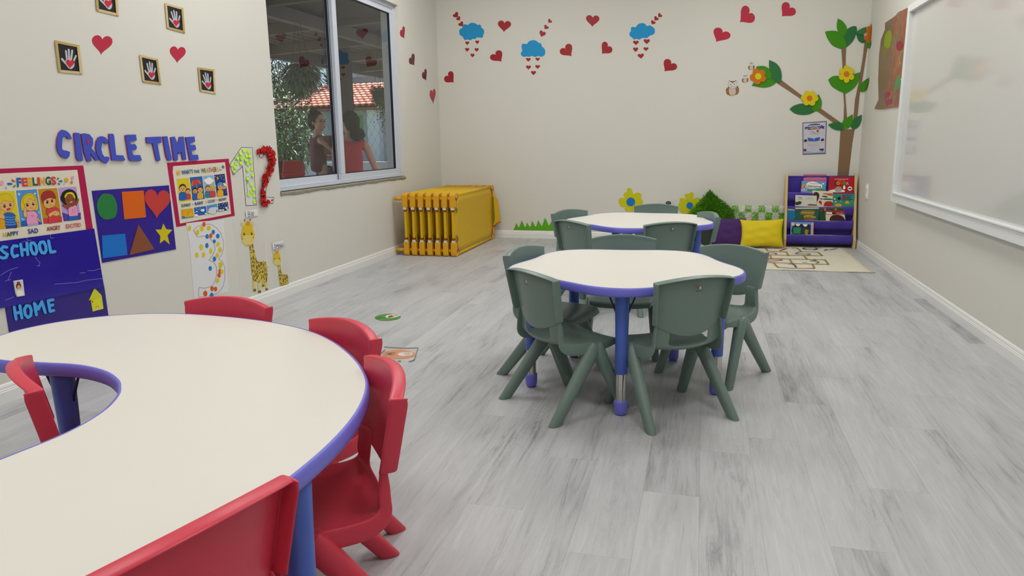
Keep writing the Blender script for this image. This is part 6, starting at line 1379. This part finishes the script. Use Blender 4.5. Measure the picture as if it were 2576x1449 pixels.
# hanging fern and hanging ivy under the patio roof
def hanging(ctr, R, n, l, w, lab, ms, seed, ztop, droop=1.2, basket=True):
    r = random.Random(seed); root = empty('hanging_plant', (ctr.x, ctr.y, ctr.z-R.z), lab, 'hanging plant'); mb = MB()
    if basket: MB().lathe([(.0, -.02), (.09, -.02), (.13, .1), (.12, .1)], ctr, 14).build('basket', STM, root, smooth=True)
    tb_ = MB()
    for k in range(3): a = k*2.1; tb_.tube([ctr+Vector((.11*math.cos(a), .11*math.sin(a), .1)), Vector((ctr.x, ctr.y, ztop))], .004, 5)
    tb_.build('hanger', STM, root, kind='stuff')
    for i in range(n):
        d = rdir(r, -1, .6); k = r.random()**.5; p = ctr+Vector((d.x*R.x, d.y*R.y, d.z*R.z))*k; leaf(mb, p, d*1+Vector((0, 0, -.6)), l*r.uniform(.5, 1.2), w*r.uniform(.7, 1.3), r.choice((0, 1, 1, 2)), droop*.4)
    mb.build('foliage', ms, root, kind='stuff')
q = at(757, 185, 8.6); hanging(q, Vector((.19, .19, .20)), 900, .09, .012, 'full hanging fern in the left half of the window view', [G_A, mat('6d8f5c', rough=.6, var=.3), mat('86a870', rough=.6, var=.2)], 7, zr(q.x))
q = at(752, 225, 8.6); 
mb = MB(); r = random.Random(8)
for k in range(22):
    p = q+Vector((r.uniform(-.18, .18), r.uniform(-.18, .18), r.uniform(-.05, .1)))
    for j in range(r.randint(2, 6)):
        p2 = p+Vector((r.uniform(-.01, .01), r.uniform(-.01, .01), -.035)); leaf(mb, p2, rdir(r, -1, .2), .04, .010, r.choice((0, 1)), .3); p = p2
fern = [o for o in bpy.data.objects if o.name.startswith('hanging_plant') and o.type == 'EMPTY'][0]
mb.build('trailing_stems', [G_D, G_A], fern, kind='stuff')
q = at(960, 232, 10.2); hanging(q, Vector((.15, .15, .17)), 1500, .05, .016, 'small-leaved hanging ivy at the right edge of the window view', [G_A, G_B, G_D], 9, zr(q.x), .6, basket=False)
iv = [o for o in bpy.data.objects if o.name.startswith('hanging_plant') and o.type == 'EMPTY'][-1]
mb = MB()
for k in range(26):
    p = q+Vector((r.uniform(-.12, .12), r.uniform(-.12, .12), -.1))
    for j in range(r.randint(4, 13)):
        p2 = p+Vector((r.uniform(-.012, .012), r.uniform(-.012, .012), -.033)); leaf(mb, p2, rdir(r, -1, .2), .035, .010, r.choice((0, 1)), .3); p = p2
mb.build('trailing_stems', [G_A, G_B], iv, kind='stuff')
# litter bins
def bin_(p, yaw, hx, lab):
    m_ = mat(hx, rough=.3, spec=.6); root = empty('litter_bin', p, lab, 'bin', 'swing-lid litter bins'); root.rotation_euler.z = yaw
    w, h = .15, .42
    rows = [[(-w*.85, -w*.85, 0), (w*.85, -w*.85, 0), (w*.85, w*.85, 0), (-w*.85, w*.85, 0)], [(-w, -w, h), (w, -w, h), (w, w, h), (-w, w, h)]]
    mb = MB().grid(rows, closed_u=True); mb.f.append((0, 1, 2, 3)); mb.m.append(0); bev(fixn(mb.build('body', m_, root, local=True)), .012, 3)
    bev(MB().box((-w-.012, -w-.012, h), (w+.012, w+.012, h+.03)).build('rim', m_, root, local=True), .006)
    rows = [[(-w, -w, h+.03), (w, -w, h+.03), (w, w, h+.03), (-w, w, h+.03)], [(-w*.82, -w*.6, h+.20), (w*.82, -w*.6, h+.20), (w*.82, w*.6, h+.20), (-w*.82, w*.6, h+.20)]]
    mb = MB().grid(rows, closed_u=True); mb.f.append((4, 5, 6, 7)); mb.m.append(0); bev(fixn(mb.build('lid', m_, root, local=True)), .012, 3)
    bev(MB().box((-w*.45, -w-.004, h-.14), (w*.45, -w*.9, h-.04)).build('label_recess', m_, root, local=True), .003)
b1 = at(736, 420, 10.4); b1.z = -.02; b2 = at(706, 420, 10.6); b2.z = -.02
# the bins stand on a low plinth so their lids reach the sill line
pl_ = MB().box((-.5, -.28, 0), (.5, .28, .10)).build('plinth', PT, None, org=(0, 0, 0), label='low concrete plinth under the litter bins', cat='plinth'); pl_.location = ((b1+b2)/2); pl_.location.z = -.02; pl_.rotation_euler.z = CYAW+.35
b1.z = b2.z = .08
bin_(b1, CYAW+.35, 'd0101c', 'bright red litter bin seen through the window'); bin_(b2, CYAW+.35, '4a221c', 'brown litter bin left of the red one')
# ------------------------------------------------------------------ two people on the patio
SKIN = mat('d89c7c', rough=.55, var=.05, scale=12); HAIR = mat('120e0c', rough=.85, var=.3, scale=60, bump=.6, spec=.15)
def skin_body(name, J, E_, root, m_, rootv=0, vox=.009, extra=None, sub=2):
    """J: name -> (xyz, rx, ry); E_: edges; returns one continuous mesh"""
    ks = list(J); me = bpy.data.meshes.new(name); me.from_pydata([J[k][0] for k in ks], [(ks.index(a), ks.index(b)) for a, b in E_], [])
    o = bpy.data.objects.new(name, me); C.objects.link(o); o.modifiers.new('s', 'SKIN'); sv = me.skin_vertices[0].data
    for i, k in enumerate(ks): sv[i].radius = J[k][1:3]; sv[i].use_root = (i == rootv)
    mod(o, 'SUBSURF', levels=sub)
    dg = bpy.context.evaluated_depsgraph_get(); ev = o.evaluated_get(dg).to_mesh()
    bm = bmesh.new(); bm.from_mesh(ev); o.evaluated_get(dg).to_mesh_clear(); bpy.data.objects.remove(o)
    if extra: extra(bm)
    m2 = bpy.data.meshes.new(name); bm.to_mesh(m2); bm.free()
    o = bpy.data.objects.new(name, m2); C.objects.link(o)
    if vox:
        mod(o, 'REMESH', mode='VOXEL', voxel_size=vox); mod(o, 'SMOOTH', iterations=3, factor=.5)
        dg = bpy.context.evaluated_depsgraph_get(); m3 = bpy.data.meshes.new_from_object(o.evaluated_get(dg)); o.modifiers.clear(); o.data = m3
    o.data.materials.clear()
    for q in (m_ if isinstance(m_, list) else [m_]): o.data.materials.append(q)
    for p in o.data.polygons: p.use_smooth = True
    o.parent = root; ORG[o] = ORG[root]; return o
def ball(bm, c_, r, sc=(1, 1, 1), M=None, seg=20):
    mm = Matrix.Translation(c_) @ (M or Matrix()) @ Matrix.Diagonal((sc[0], sc[1], sc[2], 1)); bmesh.ops.create_uvsphere(bm, u_segments=seg, v_segments=seg//2+2, radius=r, matrix=mm)
def head(bm, c_, yaw, s=1):
    """head facing local -Y turned by yaw; c_ centre of the skull"""
    M = Matrix.Rotation(yaw, 4, 'Z'); P = lambda x, y, z: c_+(M @ Vector((x, y, z)))*s
    ball(bm, P(0, .01, .02), .093*s, (.84, 1, 1.02), M); ball(bm, P(0, -.03, -.045), .066*s, (.88, .9, 1.15), M); ball(bm, P(0, -.052, -.092), .030*s, (1, .9, .8), M)
    ball(bm, P(0, -.098, -.022), .014*s, (.9, 1.1, 1.7), M, 12); ball(bm, P(0, -.108, -.036), .012*s, (1.3, 1, .9), M, 12)
    for s_ in (-1, 1): ball(bm, P(s_*.080, .012, -.018), .020*s, (.4, .8, 1.4), M, 12); ball(bm, P(s_*.042, -.068, -.028), .026*s, (1, .8, .9), M, 12)
    ball(bm, P(0, -.094, -.066), .014*s, (1.6, .7, .7), M, 12)
def face_parts(root, c_, yaw, s=1):
    M = Matrix.Rotation(yaw, 4, 'Z'); P = lambda x, y, z: c_+(M @ Vector((x, y, z)))*s
    for s_ in (-1, 1):
        bm = bmesh.new(); ball(bm, P(s_*.031, -.083, .004), .0125*s, (1.2, .7, .75), M, 12); me = bpy.data.meshes.new('eye'); bm.to_mesh(me); bm.free(); o = bpy.data.objects.new('eye', me); C.objects.link(o); me.materials.append(mat('2a1c16', rough=.2)); o.parent = root; o.location = -ORG[root]
        mb = MB().tube([P(s_*.014, -.098, .020), P(s_*.032, -.098, .027), P(s_*.050, -.084, .022)], .0032*s, 6); mb.build('eyebrow', HAIR, root, smooth=True)
    MB().tube([P(-.022, -.100, -.066), P(0, -.108, -.064), P(.022, -.100, -.066)], [.003*s, .0055*s, .003*s], 8).build('lips', mat('8c4238', rough=.5), root, smooth=True)
def hair_mass(root, balls, seed=1, n=0, curl=.02):
    bm = bmesh.new()
    for c_, r, sc, M in balls: ball(bm, c_, r, sc, M, 24)
    me = bpy.data.meshes.new('hair'); bm.to_mesh(me); bm.free(); o = bpy.data.objects.new('hair', me); C.objects.link(o)
    mod(o, 'REMESH', mode='VOXEL', voxel_size=.007)
    tx = bpy.data.textures.new('h', 'CLOUDS'); tx.noise_scale = .03; d = mod(o, 'DISPLACE', strength=curl, mid_level=.5).modifiers[-1]; d.texture = tx
    dg = bpy.context.evaluated_depsgraph_get(); m3 = bpy.data.meshes.new_from_object(o.evaluated_get(dg)); o.modifiers.clear(); o.data = m3; m3.materials.clear(); m3.materials.append(HAIR)
    for p in m3.polygons: p.use_smooth = True
    o.parent = root; o.location = -ORG[root]
    return o
def fingers(J, E_, wrist, hand_d, side, pre, curl=.35):
    """palm and five fingers continuing from the wrist joint"""
    d = hand_d.normalized(); s_ = side.normalized(); dn = d.cross(s_).normalized(); w = J[wrist][0]
    J[pre+'palm'] = (w+d*.045, .030, .016); E_.append((wrist, pre+'palm'))
    for i, (o_, l) in enumerate(((-.027, .062), (-.009, .072), (.009, .068), (.026, .055))):
        a = w+d*.078+s_*o_; b = a+(d+dn*curl*.5).normalized()*l*.5; e = b+(d+dn*curl*1.4).normalized()*l*.5
        J[pre+'f%da' % i] = (a, .0095, .0095); J[pre+'f%db' % i] = (b, .0085, .0085); J[pre+'f%dc' % i] = (e, .007, .007); E_ += [(pre+'palm', pre+'f%da' % i), (pre+'f%da' % i, pre+'f%db' % i), (pre+'f%db' % i, pre+'f%dc' % i)]
    a = w+d*.030-s_*.036; b = a+(d*.7-s_*.6).normalized()*.03; J[pre+'ta'] = (a, .011, .011); J[pre+'tb'] = (b, .0085, .0085); J[pre+'tc'] = (b+(d-s_*.1).normalized()*.024, .0075, .0075); E_ += [(pre+'palm', pre+'ta'), (pre+'ta', pre+'tb'), (pre+'tb', pre+'tc')]
VX = Vector
def seated(base, yaw, head_yaw, armL, armR, name_lab, shirt, skirt, s=1.0, lean=0.0, head_fwd=.0):
    """seated figure; local frame faces -Y then is turned by yaw about the hips; base = floor point under the hips"""
    root = empty('person', base, name_lab, 'person'); M = Matrix.Rotation(yaw, 3, 'Z')
    P = lambda x, y, z: base+(M @ VX((x, y, z)))*s
    J = {'hip': (P(0, 0, .50), .13*s, .11*s), 'waist': (P(0, -.01-lean*.3, .64), .105*s, .085*s), 'chest': (P(0, -.02-lean*.8, .82), .125*s, .09*s), 'neck0': (P(0, -.01-lean, .965), .06*s, .055*s), 'neck': (P(0, -.02-lean, 1.01), .048*s, .048*s), 'skull': (P(0, -.025-lean-head_fwd, 1.10), .055*s, .055*s)}
    E_ = [('hip', 'waist'), ('waist', 'chest'), ('chest', 'neck0'), ('neck0', 'neck'), ('neck', 'skull')]
    for sd, pre, arm in ((1, 'l', armL), (-1, 'r', armR)):
        J[pre+'sh'] = (P(sd*.155, -.01-lean, .925), .05*s, .05*s); J[pre+'el'] = (P(*arm[0]), .036*s, .036*s); J[pre+'wr'] = (P(*arm[1]), .024*s, .022*s); E_ += [('neck0', pre+'sh'), (pre+'sh', pre+'el'), (pre+'el', pre+'wr')]
        hd = (J[pre+'wr'][0]-J[pre+'el'][0]); fingers(J, E_, pre+'wr', hd, (M @ VX((-sd*.6, .0, -.3))).cross(hd.normalized()).cross(hd.normalized()), pre)
        J[pre+'th'] = (P(sd*.10, -.10, .49), .09*s, .08*s); J[pre+'kn'] = (P(sd*.12, -.44, .49), .058*s, .058*s); J[pre+'an'] = (P(sd*.12, -.46, .09), .036*s, .036*s); J[pre+'to'] = (P(sd*.13, -.60, .035), .035*s, .025*s); E_ += [('hip', pre+'th'), (pre+'th', pre+'kn'), (pre+'kn', pre+'an'), (pre+'an', pre+'to')]
    hc = P(0, -.03-lean-head_fwd, 1.155); hy = yaw+head_yaw
    body = skin_body('body', J, E_, root, SKIN, extra=lambda bm: head(bm, hc, hy, s)); body.location = -ORG[root]; face_parts(root, hc, hy, s)
    # sleeveless top and skirt as their own close-fitting garments
    T = {k: (J[k][0], J[k][1]+.014, J[k][2]+.014) for k in ('hip', 'waist', 'chest')}; T['hip'] = (P(0, -.0, .52), .15*s, .125*s); T['chest'] = (J['chest'][0], .142*s, .11*s); T['n'] = (P(0, -.01-lean, .935), .075*s, .07*s)
    T['ls'] = (P(.165, -.01-lean, .922), .066*s, .066*s); T['rs'] = (P(-.165, -.01-lean, .922), .066*s, .066*s)
    sh_ = skin_body('sleeveless_top', T, [('hip', 'waist'), ('waist', 'chest'), ('chest', 'n'), ('n', 'ls'), ('n', 'rs')], root, shirt, vox=.009); sh_.location = -ORG[root]
    S_2 = {'hip': (P(0, 0, .50), .155*s, .125*s)}; ES = []
    for sd, pre in ((1, 'l'), (-1, 'r')): S_2[pre+'t'] = (P(sd*.10, -.12, .495), .105*s, .095*s); S_2[pre+'k'] = (P(sd*.12, -.42, .49), .08*s, .08*s); S_2[pre+'s'] = (P(sd*.12, -.46, .30), .075*s, .075*s); ES += [('hip', pre+'t'), (pre+'t', pre+'k'), (pre+'k', pre+'s')]
    sk_ = skin_body('trousers', S_2, ES, root, skirt, vox=.011); sk_.location = -ORG[root]
    return root, P, hc, hy, J
MAR = mat('6a1c28', rough=.8, var=.1, bump=.3, bscale=80); REDT = mat('cc2034', rough=.75, var=.08, bump=.4, bscale=60)
def pattern():
    m = bpy.data.materials.new('printed_cloth'); m.use_nodes = True; n = m.node_tree; b = n.nodes['Principled BSDF']; b.inputs['Roughness'].default_value = .85
    tc = n.nodes.new('ShaderNodeTexCoord'); v = n.nodes.new('ShaderNodeTexVoronoi'); v.inputs['Scale'].default_value = 26; r = n.nodes.new('ShaderNodeValToRGB'); r.color_ramp.elements[0].position = .3; r.color_ramp.elements[0].color = hexc('b9a698')+(1,); r.color_ramp.elements[1].position = .42; r.color_ramp.elements[1].color = hexc('2c2624')+(1,)
    n.links.new(tc.outputs['Object'], v.inputs['Vector']); n.links.new(v.outputs['Distance'], r.inputs[0]); n.links.new(r.outputs[0], b.inputs['Base Color']); return m
PAT = pattern()
# woman holding a cardboard box, seen from her right, looking round to our side
hp = at(793, 306, 8.9); b0 = VX((hp.x, hp.y, 0)); ground = hp.z-1.155
b0.z = ground
toR = CR.copy(); toR.z = 0; toR.normalize()
yawR = math.atan2(toR.x, -toR.y)                       # facing our right
Mi = Matrix.Rotation(-(yawR+.55), 3, 'Z'); lc = lambda px, py, d: tuple(Mi @ (at(px, py, d)-b0))
r1, P, hc, hy, J = seated(b0, yawR+.55, -1.0, ((.20, -.14, .70), (.14, -.34, .72)), (lc(807, 354, 8.72), lc(827, 371, 8.74)), 'person in a sleeveless maroon top with hair in a bun, holding a cardboard box', MAR, PAT)
M = Matrix.Rotation(hy, 4, 'Z'); Ph = lambda x, y, z: hc+(M @ VX((x, y, z)))
hair_mass(r1, [(Ph(0, .030, .035), .102, (.92, .95, .98), M), (Ph(0, .06, -.03), .075, (1.05, .9, 1), M), (Ph(0, .055, .135), .045, (1.1, 1.1, .9), M)], curl=.010)
bx = at(843, 371, 8.98)
cb = empty('cardboard_box', bx, 'open brown cardboard box held by the person in maroon', 'box'); cb.rotation_euler.z = yawR+.2
CB = mat('8a6647', rough=.85, var=.08)
w, d, h = .15, .13, .085
mb = MB(); t = .005
for a, b in (((-w, -d, -h), (w, -d+t, h)), ((-w, d-t, -h), (w, d, h)), ((-w, -d, -h), (-w+t, d, h)), ((w-t, -d, -h), (w, d, h)), ((-w, -d, -h), (w, d, -h+t))): mb.box(a, b)
mb.build('box_body', CB, cb, local=True)
for a, ax in (((-w, -d), 1), ((-w, d), -1)): 
    mb = MB().face([(-w, a[1], h), (w, a[1], h), (w, a[1]-ax*.09, h+.05), (-w, a[1]-ax*.09, h+.05)]); mod(mb.build('flap', CB, cb, local=True), 'SOLIDIFY', thickness=.004)
for s_ in (-1, 1): mb = MB().face([(s_*w, -d, h), (s_*w, d, h), (s_*(w+.07), d, h+.06), (s_*(w+.07), -d, h+.06)]); mod(mb.build('flap', CB, cb, local=True), 'SOLIDIFY', thickness=.004)
# person in red with dark curly hair, seen from behind
hp2 = at(879, 308, 8.5); ground2 = hp2.z-1.155*1.12; b2_ = VX((hp2.x, hp2.y, ground2))
toA = CFW.copy(); toA.z = 0; toA.normalize(); yawA = math.atan2(toA.x, -toA.y)
r2, P, hc, hy, J = seated(b2_, yawA+.25, .5, ((.17, -.12, .68), (.12, -.32, .62)), ((-.25, .02, .66), (-.25, -.10, .44)), 'person in a red sleeveless top with dark curly hair, seen from behind', REDT, REDT, s=1.12)
M = Matrix.Rotation(hy, 4, 'Z'); Ph = lambda x, y, z: hc+(M @ VX((x, y, z)))
hair_mass(r2, [(Ph(0, .03, .03), .105, (.95, 1, 1), M), (Ph(0, .07, -.03), .085, (1.0, .9, 1), M), (P(-.07, .10, 1.03), .082, (1.15, .8, .95), None)], curl=.03)
# benches they sit on
for bb, yw, lab in ((b0, yawR+.55, 'dark bench under the person holding the box'), (b2_, yawA+.25, 'dark bench under the person in red')):
    be = empty('bench', (bb.x, bb.y, -.02), lab, 'bench', 'patio benches'); be.rotation_euler.z = yw
    zs = bb.z+.40; D_ = mat('2c211c', rough=.6)
    bev(MB().box((-.45, -.16, zs-.02), (.45, .20, zs+.02)).build('seat_board', D_, be, local=True), .004)
    for x in (-.4, .4):
        for y in (-.12, .16): MB().box((x-.025, y-.025, 0), (x+.025, y+.025, zs-.02)).build('leg', D_, be, local=True)
